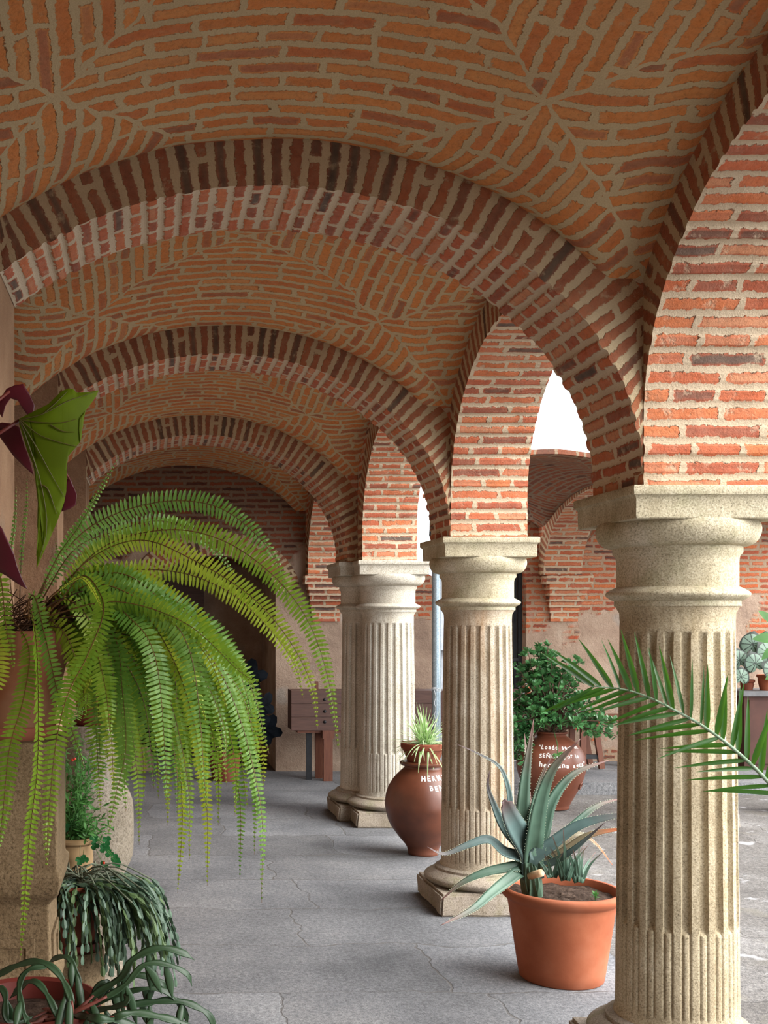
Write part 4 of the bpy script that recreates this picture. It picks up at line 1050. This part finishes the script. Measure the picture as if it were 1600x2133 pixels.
# outlying long tips hanging over the floor
for xt, yt in ((545, 1880), (530, 1780), (500, 1830), (548, 1660), (500, 1560), (490, 1700), (455, 1720), (432, 1845), (395, 1790), (395, 1650), (350, 1720), (330, 1665), (300, 1665), (290, 1760), (370, 1700), (520, 1600), (470, 1600), (430, 1640)):
    bx = rnd.uniform(60, 140); cx = bx+(xt-bx)*.62; top = 1180+rnd.uniform(-40, 40)
    d1 = rnd.uniform(-.22, .12)
    frond(W([(bx, 1285), (bx+(xt-bx)*.28, top+30), (bx+(xt-bx)*.58, top+80), (bx+(xt-bx)*.84, top+230), (xt-4, (top+260+yt)/2), (xt, yt)], rnd.uniform(-.08, .08), d1), mat=rnd.choice(['fern', 'fern', 'fern2', 'fern3']), plen=rnd.uniform(.018, .026), roll=rnd.uniform(-1.0, 1.0))
for i in range(60):
    u = rnd.random(); xt = 175+395*u; yt = rnd.uniform(1400, 1720)-70*abs(u-.5)
    bx = rnd.uniform(50, 150); top = 1150+rnd.uniform(0, 120)+60*(1-u)
    d1 = rnd.uniform(-.25, .28)
    frond(W([(bx, 1285), (bx+(xt-bx)*.32, top+25), (bx+(xt-bx)*.65, top+70), (bx+(xt-bx)*.9, top+170), (xt, yt)], rnd.uniform(-.1, .1), d1), mat=rnd.choice(['fern', 'fern', 'fern2', 'fern3']), plen=rnd.uniform(.026, .034), roll=rnd.uniform(-.7, .7))

# ---- second stone stand (turned shaft) and its pot
Z2 = 3.38; X2 = (196-PX0)*Z2/F
ped2 = thing('stone_pedestal', 'turned granite pedestal with a swelling belly, behind the fern', 'pedestal', (X2, Z2, 0))
mb = MB(); pr = refine([(.12, 0), (.12, .08), (.105, .12), (.095, .5), (.094, .76), (.104, .80), (.118, .84), (.119, .97), (.112, 1.01), (.098, 1.04), (.096, 1.07), (.096, 1.222)], 60)
mb.lathe(pr, 48); mb.build('shaft', M['stand_stone'], ped2, smooth=True, sharp=50)
p2 = thing('potted_fern', 'small fern in a red clay pot and saucer on the turned pedestal', 'potted plant', (X2, Z2, 1.222))
mb = MB(); mb.lathe([(.02, 0), (.052, 0), (.060, .008), (.062, .022), (.058, .022), (.054, .012), (.02, .01)], 40); mb.build('saucer', M['terracotta_red'], p2, smooth=True, sharp=40)
pot('', '', Vector((X2, Z2, 1.236)), .048, .066, .13, 'terracotta_dark', rim=.02, as_part=p2)
mb = MB()
for i in range(40):
    a = rnd.uniform(0, 2*pi); R = rnd.uniform(.04, .12); st = Vector((0, 0, .12)); e = Vector((R*cos(a), R*sin(a), rnd.uniform(.0, .22)))
    pth = smooth_path([st, st.lerp(e, .5)+Vector((0, 0, .06)), e], 14); mb.tube(pth, .0008, 4)
    for k in range(3, 15):
        tg = (pth[min(k+1, 14)]-pth[k-1]).normalized(); s = tg.cross(Vector((0, -1, .3))).normalized()
        for sg in (-1, 1): leaflet(mb, pth[k], s*sg+tg*.3, Vector((0, -.4, 1)), .014, .006)
mb.build('foliage', M['fern3'], p2)

# ---- block pedestal with Christmas cactus
Z3 = 2.86; X3 = (150-PX0)*Z3/F
ped3 = thing('stone_pedestal', 'short granite block pedestal under the hanging cactus', 'pedestal', (X3, Z3, 0))
mb = MB(); pr = refine([(.105, 0), (.105, .10), (.095, .30), (.086, .45), (.084, .55), (.084, .69), (.080, .705)], 50); mb.lathe(pr, 40); mb.build('shaft', M['pedestal'], ped3, smooth=True, sharp=50)
def seg_chain(mb, st, d, nseg, L, Wd, droop, rr, mi=0, k0=0):
    p = st.copy(); d = d.normalized()
    for k in range(nseg):
        d = (d+Vector((rr.uniform(-.12, .12), rr.uniform(-.12, .12), -(droop if k >= k0 else .10)))).normalized()
        nr = Vector((rr.uniform(-1, 1), rr.uniform(-1, 1), rr.uniform(-.3, 1)))
        s = d.cross(nr); s = s.normalized() if s.length > .1 else Vector((1, 0, 0)); nr = s.cross(d); l = L*rr.uniform(.85, 1.15); wv = Wd*rr.uniform(.85, 1.15)
        rings = []
        for t, wf in ((0, .30), (.25, .78), (.6, 1.0), (.85, .85), (1, .42)):
            c = p+d*l*t; h = wv*wf/2; th = .0022
            rings.append([mb.vert(c-s*h), mb.vert(c+nr*th), mb.vert(c+s*h), mb.vert(c-nr*th)])
        for i in range(4):
            for q in range(4): mb.face((rings[i][q], rings[i][(q+1) % 4], rings[i+1][(q+1) % 4], rings[i+1][q]), None, mi)
        mb.face(tuple(reversed(rings[0])), None, mi); mb.face(tuple(rings[-1]), None, mi)
        p = p+d*l*.96
    return p
cac = thing('christmas_cactus', 'hanging grey-green segmented cactus in a red pot on the short granite block', 'potted plant', (X3, Z3, .705))
mb = MB(); mb.lathe([(.02, 0), (.070, 0), (.078, .01), (.08, .022), (.075, .022), (.07, .012), (.02, .01)], 40); mb.build('saucer', M['terracotta_red'], cac, smooth=True, sharp=40)
pot('', '', Vector((X3, Z3, .718)), .058, .085, .155, 'terracotta_dark', rim=.03, as_part=cac)
rr = random.Random(77); c1, c2, c3 = MB(), MB(), MB()
for i in range(340):
    right = i % 2 == 0
    st = Vector((rr.uniform(-.05, .06), rr.uniform(-.05, .05), .16))
    if right: e = Vector((rr.uniform(.05, .235), rr.uniform(-.14, .12), rr.uniform(.10, .19)))
    else:
        a = rr.uniform(0, 2*pi); R = rr.uniform(.05, .12); e = Vector((R*cos(a), R*sin(a)-.02, rr.uniform(.10, .17)))
    pth = smooth_path([st, st.lerp(e, .5)+Vector((0, 0, .045)), e], 8)
    if i % 9 == 0:
        c3.tube(pth, .0022, 5); seg_chain(c1, e, (pth[-1]-pth[-3]), rr.randint(4, 9), .025, .0128, .42, rr)
    else:
        dd = (e-st); n0 = int(Vector((dd.x, dd.y, 0)).length/.024); dd.z = .35*dd.length
        seg_chain(c1 if rr.random() < .65 else c2, st, dd, n0+rr.randint(3, 8), .025, .0125, .40, rr, k0=max(1, n0-1))
c1.build('stem_segments', M['cactus'], cac, smooth=False); c2.build('stem_segments', M['cactus2'], cac); c3.build('woody_stems', M['cactus_stem'], cac, smooth=True)

# ---- beige pot with herbs, in front of the turned pedestal
Z4 = 3.06; X4 = (160-PX0)*Z4/F
st4 = thing('stone_block', 'stone block between the pedestals that carries the beige herb pot', 'stone', (X4-.005, Z4+.12, 0))
st4.location = (X4-.01, Z4+.03, 0)
mb = MB(); rough_block(mb, -.05, .05, -.05, .05, 0, .815, j=.005); mb.build('block', M['stand_stone'], st4, smooth=True, sharp=40)
hb = thing('herb_pot', 'beige clay pot of mixed green herbs and clover behind the hanging cactus', 'potted plant', (X4-.01, Z4+.03, .822))
pot('', '', Vector(hb.location), .046, .062, .12, 'beige_pot', rim=.02, as_part=hb)
mb = MB(); cl = MB(); rr = random.Random(31); stm = MB()
for i in range(60):
    a = rr.uniform(0, 2*pi); R = rr.uniform(.02, .10); H = rr.uniform(.08, .30) if i % 3 else rr.uniform(.0, .08)
    st = Vector((rr.uniform(-.03, .03), rr.uniform(-.03, .03), .105)); e = Vector((R*cos(a)+.015, R*sin(a)-.01, .105+H))
    pth = smooth_path([st, st.lerp(e, .5)+Vector((0, 0, .03)), e], 10); stm.tube(pth, .0009, 4)
    for k in range(3, 11):
        for q in range(2):
            v = Vector((rr.gauss(0, 1), rr.gauss(0, 1), rr.gauss(0, .6))); leaflet(mb, pth[k], v, Vector((rr.uniform(-.5, .5), -.5, 1)), rr.uniform(.012, .026), rr.uniform(.004, .010))
for i in range(14):
    c = Vector((rr.uniform(-.02, .13), rr.uniform(-.08, -.02), rr.uniform(.04, .16))); stm.tube(smooth_path([Vector((.02, -.02, .105)), c.lerp(Vector((.02, -.02, .105)), .5)+Vector((0, 0, .03)), c], 6), .0008, 4)
    for k in range(3):
        a = k*2*pi/3+i; v = Vector((cos(a), -.1, sin(a))); leaflet(cl, c, v, Vector((0, -1, .1)), .013, .014, rnd_=.95)
mb.build('foliage', M['herb'], hb); cl.build('clover_leaves', M['clover'], hb); stm.build('stems', M['herb'], hb)
mb = MB()
for c in ((-.002, -.03, .335), (.004, -.03, .338), (.085, -.06, .06)):
    mb.lathe([(.001, -.004), (.0035, -.002), (.004, 0), (.003, .003), (.001, .004)], 10, c)
mb.build('berries', M['berry'], hb, smooth=True)

# ---- strap-leaved cactus in the bottom left corner
Z5 = 1.75
p5 = thing('strap_cactus', 'sprawling strap-leaved cactus with red-brown stems in a dark red bowl, bottom left', 'potted plant', ((60-PX0)*Z5/F, Z5, .80))
L5 = Vector(p5.location)
mb = MB(); mb.lathe([(.02, 0), (.07, 0), (.075, .01), (.10, .11), (.112, .135), (.114, .15), (.108, .152), (.100, .148), (.095, .12), (.07, .08)], 56); mb.build('bowl', M['terracotta_red'], p5, smooth=True, sharp=45)
mb = MB(); mb.lathe([(.001, .128), (.05, .126), (.098, .120)], 32, cap=False); mb.build('soil', M['soil'], p5, smooth=True)
st5 = thing('stone_pedestal', 'plain stone stand under the dark red bowl in the corner', 'pedestal', (L5.x, L5.y, 0))
mb = MB(); mb.lathe([(.10, 0), (.10, .05), (.07, .08), (.065, .74), (.085, .78), (.09, .80)], 40); mb.build('shaft', M['pedestal'], st5, smooth=True, sharp=40)
stems = [([(150, 2110), (200, 2070), (255, 2035), (275, 2000), (330, 1975), (380, 1985), (405, 2000)], 9), ([(220, 2100), (300, 2090), (370, 2085), (430, 2110), (450, 2150)], 9),
         ([(150, 2110), (250, 2060), (300, 2010), (350, 2010), (390, 2030), (400, 2055)], 7), ([(150, 2110), (130, 2040), (90, 2005), (40, 2010), (-20, 2040)], 8),
         ([(160, 2120), (165, 2050), (145, 1998), (120, 1995), (100, 2005)], 7), ([(170, 2110), (230, 2050), (290, 2032), (340, 2050), (355, 2075)], 8),
         ([(60, 2130), (40, 2060), (60, 2020), (110, 2012)], 7), ([(230, 2120), (280, 2110), (340, 2120), (380, 2133), (420, 2160)], 9),
         ([(170, 2130), (200, 2060), (225, 2045), (215, 2080)], 7), ([(20, 2130), (10, 2070), (-10, 2050)], 8), ([(190, 2120), (250, 2128), (300, 2150)], 10), ([(250, 2095), (262, 2070), (268, 2110)], 7),
         ([(240, 2075), (330, 2060), (380, 2100), (392, 2140)], 7), ([(120, 2120), (90, 2060), (60, 2045), (20, 2080)], 8)]
lf = MB(); stm = MB()
for k, (pp, wp) in enumerate(stems):
    p3 = [P(x, y, Z5-.08+.05*sin(k*1.7)+.05*i/len(pp)) for i, (x, y) in enumerate(pp)]
    root5 = Vector((.01*sin(k*2.1)+.03, .03*cos(k*1.3), .122)); path = smooth_path([root5]+[p-L5 for p in p3[(1 if (p3[0]-L5-root5).length < .06 else 0):]], 40); half = 18 if k < 8 else 9
    stm.tube(path[:half+2], lambda t: .0042*(1-t)+.0022, 6)
    # flat scalloped phylloclades
    def wf(t, wp=wp): s = (t*4.2) % 1; return wp*1.9*Z5/F*(.45+.55*sin(pi*s)**.6)*(1 if t < .9 else (1-t)/.1+.1)
    blade(lf, path[half:], wf, lambda t, tg, k=k: tg.cross(Vector((.3*sin(k), -.8, .7))), thick=.07, fold=.2)
    for q in range(3):
        i0 = rr.randint(half, 34); e = path[i0]+Vector((rr.uniform(-.02, .03), rr.uniform(-.03, .03), -rr.uniform(.03, .07)))
        blade(lf, smooth_path([path[i0], path[i0].lerp(e, .5)+Vector((0, 0, .006)), e], 10), lambda t: .013*sin(pi*min(1, t*.9+.08)), Vector((1, .3, 0)), thick=.12, fold=.15)
lf.build('flat_stems', M['epi'], p5, smooth=True); stm.build('woody_stems', M['epi_stem'], p5, smooth=True)

# ---- begonia whose leaves hang in from the left edge
Z6 = 1.45
bg_ = thing('potted_begonia', 'begonia with one big yellow-green leaf and dark red leaves at the left edge', 'potted plant', (-.44, Z6, 1.30))
L6 = Vector(bg_.location)
def flat_leaf(outline, mat, z0, bend, name='leaf', rows=8):
    """leaf blade from a closed outline, curved in depth, 2 mm thick"""
    bm = bmesh.new(); vs = [bm.verts.new(P(x, y, z0)) for x, y in outline]; f = bm.faces.new(vs)
    bmesh.ops.triangulate(bm, faces=[f])
    for _ in range(3): bmesh.ops.subdivide_edges(bm, edges=bm.edges[:], cuts=1); bmesh.ops.triangulate(bm, faces=bm.faces[:])
    cx = sum(p[0] for p in outline)/len(outline); cy = sum(p[1] for p in outline)/len(outline)
    for v in bm.verts:
        x = v.co.x*F/z0+PX0; y = PY0-(v.co.z-EYE)*F/z0
        z = z0+bend((x-cx)/100, (y-cy)/100); v.co = P(x, y, z)-L6
    bmesh.ops.recalc_face_normals(bm, faces=bm.faces[:])
    me = bpy.data.meshes.new(name); bm.to_mesh(me); bm.free(); me.materials.append(M[mat]); me.polygons.foreach_set('use_smooth', [True]*len(me.polygons))
    o = bpy.data.objects.new(name, me); COL.objects.link(o); o.parent = bg_
    md = o.modifiers.new('thick', 'SOLIDIFY'); md.thickness = .0012; return o
big = [(40, 872), (60, 862), (100, 842), (128, 815), (142, 809), (152, 810), (160, 818), (182, 817), (206, 813), (200, 826), (191, 839), (178, 856), (165, 871), (164, 895), (166, 922), (156, 934), (142, 950), (139, 972), (139, 1000), (138, 1023), (134, 1045), (127, 1066), (117, 1092), (106, 1117), (92, 1148), (76, 1184), (77, 1160), (78, 1134), (82, 1100), (84, 1071), (81, 1030), (76, 995), (68, 965), (58, 942), (48, 910), (40, 885)]
g = flat_leaf(big, 'begonia', Z6, lambda x, y: .018*x*x+.006*sin(y*2)+.012*x)
g['label'] = 'large yellow-green leaf'
for ol, zz in (([(-8, 850), (0, 833), (14, 810), (30, 803), (48, 800), (60, 818), (72, 845), (70, 862), (58, 866), (46, 850), (38, 835), (22, 830), (12, 845), (5, 870)], Z6+.06),
               ([(-10, 885), (5, 880), (22, 882), (40, 890), (52, 930), (64, 965), (70, 990), (50, 972), (28, 950), (10, 925), (-4, 905)], Z6+.05),
               ([(-10, 1085), (4, 1100), (16, 1125), (28, 1150), (36, 1180), (46, 1205), (58, 1228), (36, 1216), (14, 1200), (-5, 1190)], Z6-.1),
               ([(136, 1000), (146, 995), (152, 1010), (160, 1030), (158, 1052), (146, 1060), (128, 1066), (134, 1040)], Z6+.08)):
    flat_leaf(ol, 'begonia_red', zz, lambda x, y: .02*x*x)['label'] = 'dark red leaf'
mb = MB()
bcx = sum(p[0] for p in big)/len(big); bcy = sum(p[1] for p in big)/len(big)
def onleaf(x, y, o=-.0016):
    X_, Y_ = (x-bcx)/100, (y-bcy)/100; return P(x, y, Z6+.018*X_*X_+.006*sin(Y_*2)+.012*X_+o)-L6
for v_ in ([(42, 874), (90, 862), (140, 836), (200, 816)], [(42, 874), (85, 880), (130, 880), (162, 872)], [(42, 874), (80, 905), (120, 920), (160, 930)], [(42, 876), (75, 930), (105, 985), (134, 1035)], [(42, 877), (64, 940), (86, 1010), (98, 1100), (80, 1170)], [(90, 862), (115, 840), (140, 815)], [(86, 1010), (100, 1020), (118, 1070)], [(105, 885), (130, 898), (155, 900)]):
    mb.tube([onleaf(x, y) for x, y in [tuple(q)[:2] for q in [(p.x, p.y) for p in smooth_path([(x, y, 0) for x, y in v_], 10)]]], lambda t: .0008*(1-t)+.0003, 5)
mb.build('veins', M['begonia_vein'], bg_)
mb = MB()
base6 = Vector((0, 0, .12))
for tgt, z in (((40, 876), Z6), ((20, 815), Z6+.06), ((0, 895), Z6+.05), ((-8, 1120), Z6-.1)):
    e = P(*tgt, z)-L6; mb.tube(smooth_path([base6, base6.lerp(e, .5)+Vector((0, 0, .09)), e], 14), lambda t: .0035-.0012*t, 7)
e = P(146, 1000, Z6+.08)-L6; mb.tube(smooth_path([P(40, 876, Z6)-L6, P(100, 930, Z6+.06)-L6, e], 8), .0014, 6)
mb.build('leaf_stalks', M['begonia_stem'], bg_, smooth=True)
pot('', '', L6, .07, .095, .15, 'terracotta_dark', as_part=bg_)
stb = thing('stone_pedestal', 'tall plain stand carrying the begonia, outside the left edge', 'pedestal', (L6.x, L6.y, 0))
mb = MB(); mb.lathe([(.12, 0), (.12, .05), (.08, .1), (.075, 1.2), (.09, 1.26), (.10, 1.30)], 32); mb.build('shaft', M['pedestal'], stb, smooth=True, sharp=40)

# ================================================================== FAR FURNITURE
def cyl_between(mb, a, b, r, n=10): mb.tube([a, b], r, n)
BX0, BX1, BY = 1.345, 3.55, 10.55
bench = thing('plank_bench', 'long dark wooden plank box on trestle legs against the end wall', 'bench', (BX0, BY, 0))
mb = MB()
for k, (za, zb) in enumerate(((.475, .60), (.603, .725), (.728, .85))):
    mb.box((0, 0, za), (BX1-BX0, .035, zb))
mb.box((0, .035, .79), (BX1-BX0, .27, .85)); mb.box((0, .24, .475), (BX1-BX0, .27, .79)); mb.box((0, .035, .48), (.03, .24, .79)); mb.box((BX1-BX0-.03, .035, .48), (BX1-BX0, .24, .79))
mb.build('board', M['wood'], bench)
mb = MB(); mb.box((.06, .02, .45), (BX1-BX0-.06, .25, .474)); mb.build('rail', M['wood_red'], bench)
for lx in (.15, BX1-BX0-.2):
    mb = MB(); mb.box((lx, .06, 0), (lx+.05, .09, .45)); mb.build('leg', M['iron'], bench)
for lx in (.30, BX1-BX0-.5):
    mb = MB(); mb.box((lx, -.03, 0), (lx+.085, .03, .40)); mb.box((lx-.01, -.03, .40), (lx+.10, .06, .475)); mb.build('leg', M['wood_red'], bench)
    mb = MB(); mb.box((lx-.05, .15, 0), (lx+.035, .20, .47)); mb.build('leg', M['wood_red'], bench)
for lx in (.315, BX1-BX0-.4):
    for z in (.555, .655, .765):
        mb = MB(); mb.lathe([(.016, 0), (.013, .008), (.006, .013), (.001, .014)], 12); s = mb.build('stud', M['iron'], bench, smooth=True)
        s.rotation_euler = (pi/2, 0, 0); s.location = (lx, 0, z)
mb = MB(); mb.box((.24, .1, .85), (.27, .14, .93)); mb.build('peg', M['wood_red'], bench)

# narrow trestle table behind the jade plant
TB = Vector((3.85, 10.60, .10))
t = thing('trestle_table', 'low wooden trestle table behind the jade plant', 'table', TB)
mb = MB(); mb.box((-.1, -.06, .46), (.85, .34, .50)); mb.build('tabletop', M['wood_red'], t)
for lx, tilt in ((.24, .0), (.35, .15), (.72, .0)):
    for ly in (-.02, .26):
        mb = MB(); R = Matrix.Translation((lx, ly, .46)) @ Matrix.Rotation(-tilt, 4, 'Y'); mb.box((0, 0, -.46), (.05, .04, 0), M4=R); mb.build('leg', M['wood_red'], t)
mb = MB(); mb.box((.24, -.01, .10), (.45, .03, .14)); mb.build('stretcher', M['iron'], t)

# cabinet on the right with begonias
CB = Vector((5.62, 10.55, .10))
cb = thing('wooden_cabinet', 'dark brown wooden cabinet with a grey top, right of the nearest column', 'cabinet', CB)
mb = MB(); mb.box((0, 0, .0), (1.3, .45, .70)); mb.box((.04, -.012, .06), (.62, 0, .66)); mb.box((.66, -.012, .06), (1.26, 0, .66)); mb.build('body', M['brown_board'], cb)
mb = MB(); mb.box((-.03, -.04, .70), (1.33, .47, .745)); mb.build('top', M['grey_top'], cb)
topz = CB.z+.745
OUT = [1.0 if k else .55 for k in range(16)]; OUT = [.42, .72, .95, 1.0, .97, .92, .90, .98, 1.12, .98, .90, .92, .97, 1.0, .95, .72]
def rex(px_, py_, r, d, yz, mb, nrm=(0, -1, .35)):
    c = P(px_, py_, yz); lobed(mb, c-Vector(cur.location), Vector(d), Vector(nrm), r*yz/F, OUT, cup=.18); return c-Vector(cur.location)
cur = thing('rex_begonia', 'silver-veined begonia in a small brown pot on the cabinet, behind the first column', 'potted plant', (P(1556, 1430, 10.72).x, 10.72, topz))
mb = MB(); cs = [rex(*a, mb) for a in ((1541, 1375, 24, (.25, 0, -.9), 10.6), (1568, 1342, 26, (-.2, 0, -.9), 10.65), (1574, 1382, 24, (.3, 0, -1), 10.55), (1544, 1410, 20, (-.1, 0, -1), 10.5), (1560, 1355, 20, (.6, 0, -.7), 10.8))]
mb.build('foliage', M['rex'], cur, smooth=True)
mb = MB()
for c in cs: mb.tube(smooth_path([Vector((0, 0, .08)), c.lerp(Vector((0, 0, .08)), .4)+Vector((0, 0, .10)), c+Vector((0, .01, 0))], 8), .004, 5)
mb.build('leaf_stalks', M['begonia_stem'], cur)
pot('', '', Vector(cur.location), .05, .07, .10, 'terracotta_dark', as_part=cur)
cur = thing('rex_begonia', 'begonia with red stalks in a banded clay pot at the right edge', 'potted plant', (P(1600, 1430, 10.66).x, 10.66, topz))
mb = MB(); cs = [rex(*a, mb) for a in ((1600, 1360, 26, (.6, 0, -.8), 10.6), (1612, 1395, 24, (.8, 0, -.5), 10.5), (1606, 1330, 20, (.2, 0, 1), 10.7))]
mb.build('foliage', M['rex'], cur, smooth=True)
mb = MB()
for c in cs+[Vector((-.05, -.03, .2)), Vector((.03, -.05, .22)), Vector((.0, -.05, .24))]: mb.tube(smooth_path([Vector((0, 0, .10)), c.lerp(Vector((0, 0, .1)), .5), c], 6), .0045, 5)
mb.build('leaf_stalks', M['begonia_stem'], cur)
pot('', '', Vector(cur.location), .07, .10, .15, 'terracotta', as_part=cur, rim=.03)
# big green leaves hanging into the right edge
ZH = 8.9
hp = thing('broadleaf_plant', 'bright green broad-leaved plant at the right edge above the cabinet', 'plant', (P(1640, 1330, ZH).x, ZH, 0))
mb = MB(); LH = Vector(hp.location)
for (x, y, dx, dy, ln) in ((1612, 1300, -30, -30, 46), (1625, 1330, -52, -4, 58), (1640, 1390, -40, 18, 50), (1618, 1345, -30, 24, 40), (1650, 1300, -10, -60, 50)):
    b = P(x, y, ZH)-LH; d = Vector((dx, 0, -dy)); leaflet(mb, b, d, Vector((.1, -1, .5)), ln*ZH/F, ln*.42*ZH/F, rnd_=.6, cup=.2, droop=.1)
    mb.tube([b, P(1645, 1420, ZH)-LH], .004, 5)
mb.tube(smooth_path([P(1645, 1300, ZH)-LH, P(1645, 1420, ZH)-LH, Vector((0, 0, .22))], 8), .008, 6)
mb.build('foliage', M['herb'], hp, smooth=True)
pot('', '', Vector((hp.location.x, ZH, 0)), .10, .14, .24, 'terracotta_dark', as_part=hp)

# galvanised downpipe
DP = Vector((P(909, 1300, 9.6).x, 9.6, 0))
dp = thing('downpipe', 'galvanised steel pipe standing upright beside the double column', 'pipe', DP)
mb = MB(); mb.tube([(0, 0, 0), (0, 0, 2.12)], .037, 24); mb.build('tube', M['zinc'], dp, smooth=True, sharp=50)
mb = MB()
for z in (.915, .925, .935): mb.tube([(.041*cos(a), .041*sin(a), z+.008*sin(a*2)) for a in [2*pi*k/20 for k in range(21)]], .002, 5)
mb.tube([(-.02+.008*sin(z*60), -.039, z) for z in [.92-.03*k for k in range(12)]], .0018, 5)
mb.build('wire_tie', M['white_wire'], dp)
mb = MB(); mb.tube([(0, 0, 2.10), (-.04, .02, 2.25), (-.02, .05, 2.5)], .018, 10); mb.build('cable', M['iron'], dp, smooth=True)

# iron gate in the gateway
gt = thing('iron_gate', 'tall black iron gate leaf standing in the gateway of the end wall', 'gate', (3.30, YB+.12, .10))
mb = MB(); mb.box((0, 0, 0), (.04, .04, 2.0)); mb.box((.44, 0, 0), (.48, .04, 2.0)); mb.box((.04, 0, 0), (.44, .04, .05)); mb.box((.04, 0, 1.95), (.44, .04, 2.0)); mb.box((.04, 0, 1.0), (.44, .04, 1.03)); mb.build('frame', M['iron'], gt)
for k in range(6):
    mb = MB(); mb.tube([(.09+.062*k, .02, .05), (.09+.062*k, .02, 1.95)], .009, 8); mb.build('bar', M['iron'], gt, smooth=True)
mb = MB(); mb.box((.04, .042, .05), (.44, .048, 1.95)); mb.build('sheet', M['iron'], gt)
# grey building across the lane
mb = MB(); mb.box((1.5, 15, 0), (8, 15.3, 2.25)); mb.box((2.0, 14.9, 1.1), (6, 15, 1.5))
tag(mb.build('lane_wall', M['grey_wall']), 'grey rendered wall outside, seen through the gateway', 'wall', kind='structure')

# dark-leaved plant in front of the recess
dk = thing('dark_plant', 'black-leaved plant standing before the arched recess of the end wall', 'potted plant', (.72, 10.6, 0))
mb = MB(); rr = random.Random(8); LD = Vector(dk.location)
OUT2 = [.5+.5*abs(cos(2.5*2*pi*k/24)) for k in range(24)]
centres = [(520, 1410), (548, 1470), (555, 1520), (530, 1500), (490, 1440), (460, 1480), (430, 1520), (395, 1480), (365, 1500), (340, 1460), (300, 1500), (500, 1530), (470, 1540), (410, 1440), (320, 1535), (380, 1540), (515, 1450), (285, 1470)]
cs = []
for x, y in centres:
    yy = 10.6+rr.uniform(-.2, .2); c = P(x, y, yy)-LD; cs.append(c)
    lobed(mb, c, Vector((rr.uniform(-.3, .5), 0, -1)), Vector((rr.uniform(-.4, .4), -1, .3)), rr.uniform(.14, .19), OUT2, cup=.25)
mb.build('foliage', M['dark_leaf'], dk, smooth=False)
mb = MB()
for c in cs: mb.tube(smooth_path([Vector((0, 0, .26)), c.lerp(Vector((0, 0, .26)), .5)+Vector((0, 0, .08)), c], 8), .006, 5)
mb.build('leaf_stalks', M['dark_leaf'], dk)
pot('', '', LD, .12, .16, .28, 'terracotta_dark', as_part=dk)
# door leaf inside the recess
d = MB(); d.box((.0, 12.52, 0), (.62, 12.60, 1.95)); d.box((.05, 12.50, .1), (.28, 12.52, .9)); d.box((.33, 12.50, .1), (.57, 12.52, .9)); d.box((.05, 12.50, 1.0), (.57, 12.52, 1.85))
tag(d.build('door_1', M['wood']), 'dark wooden door at the back of the arched recess', 'door', kind='structure')
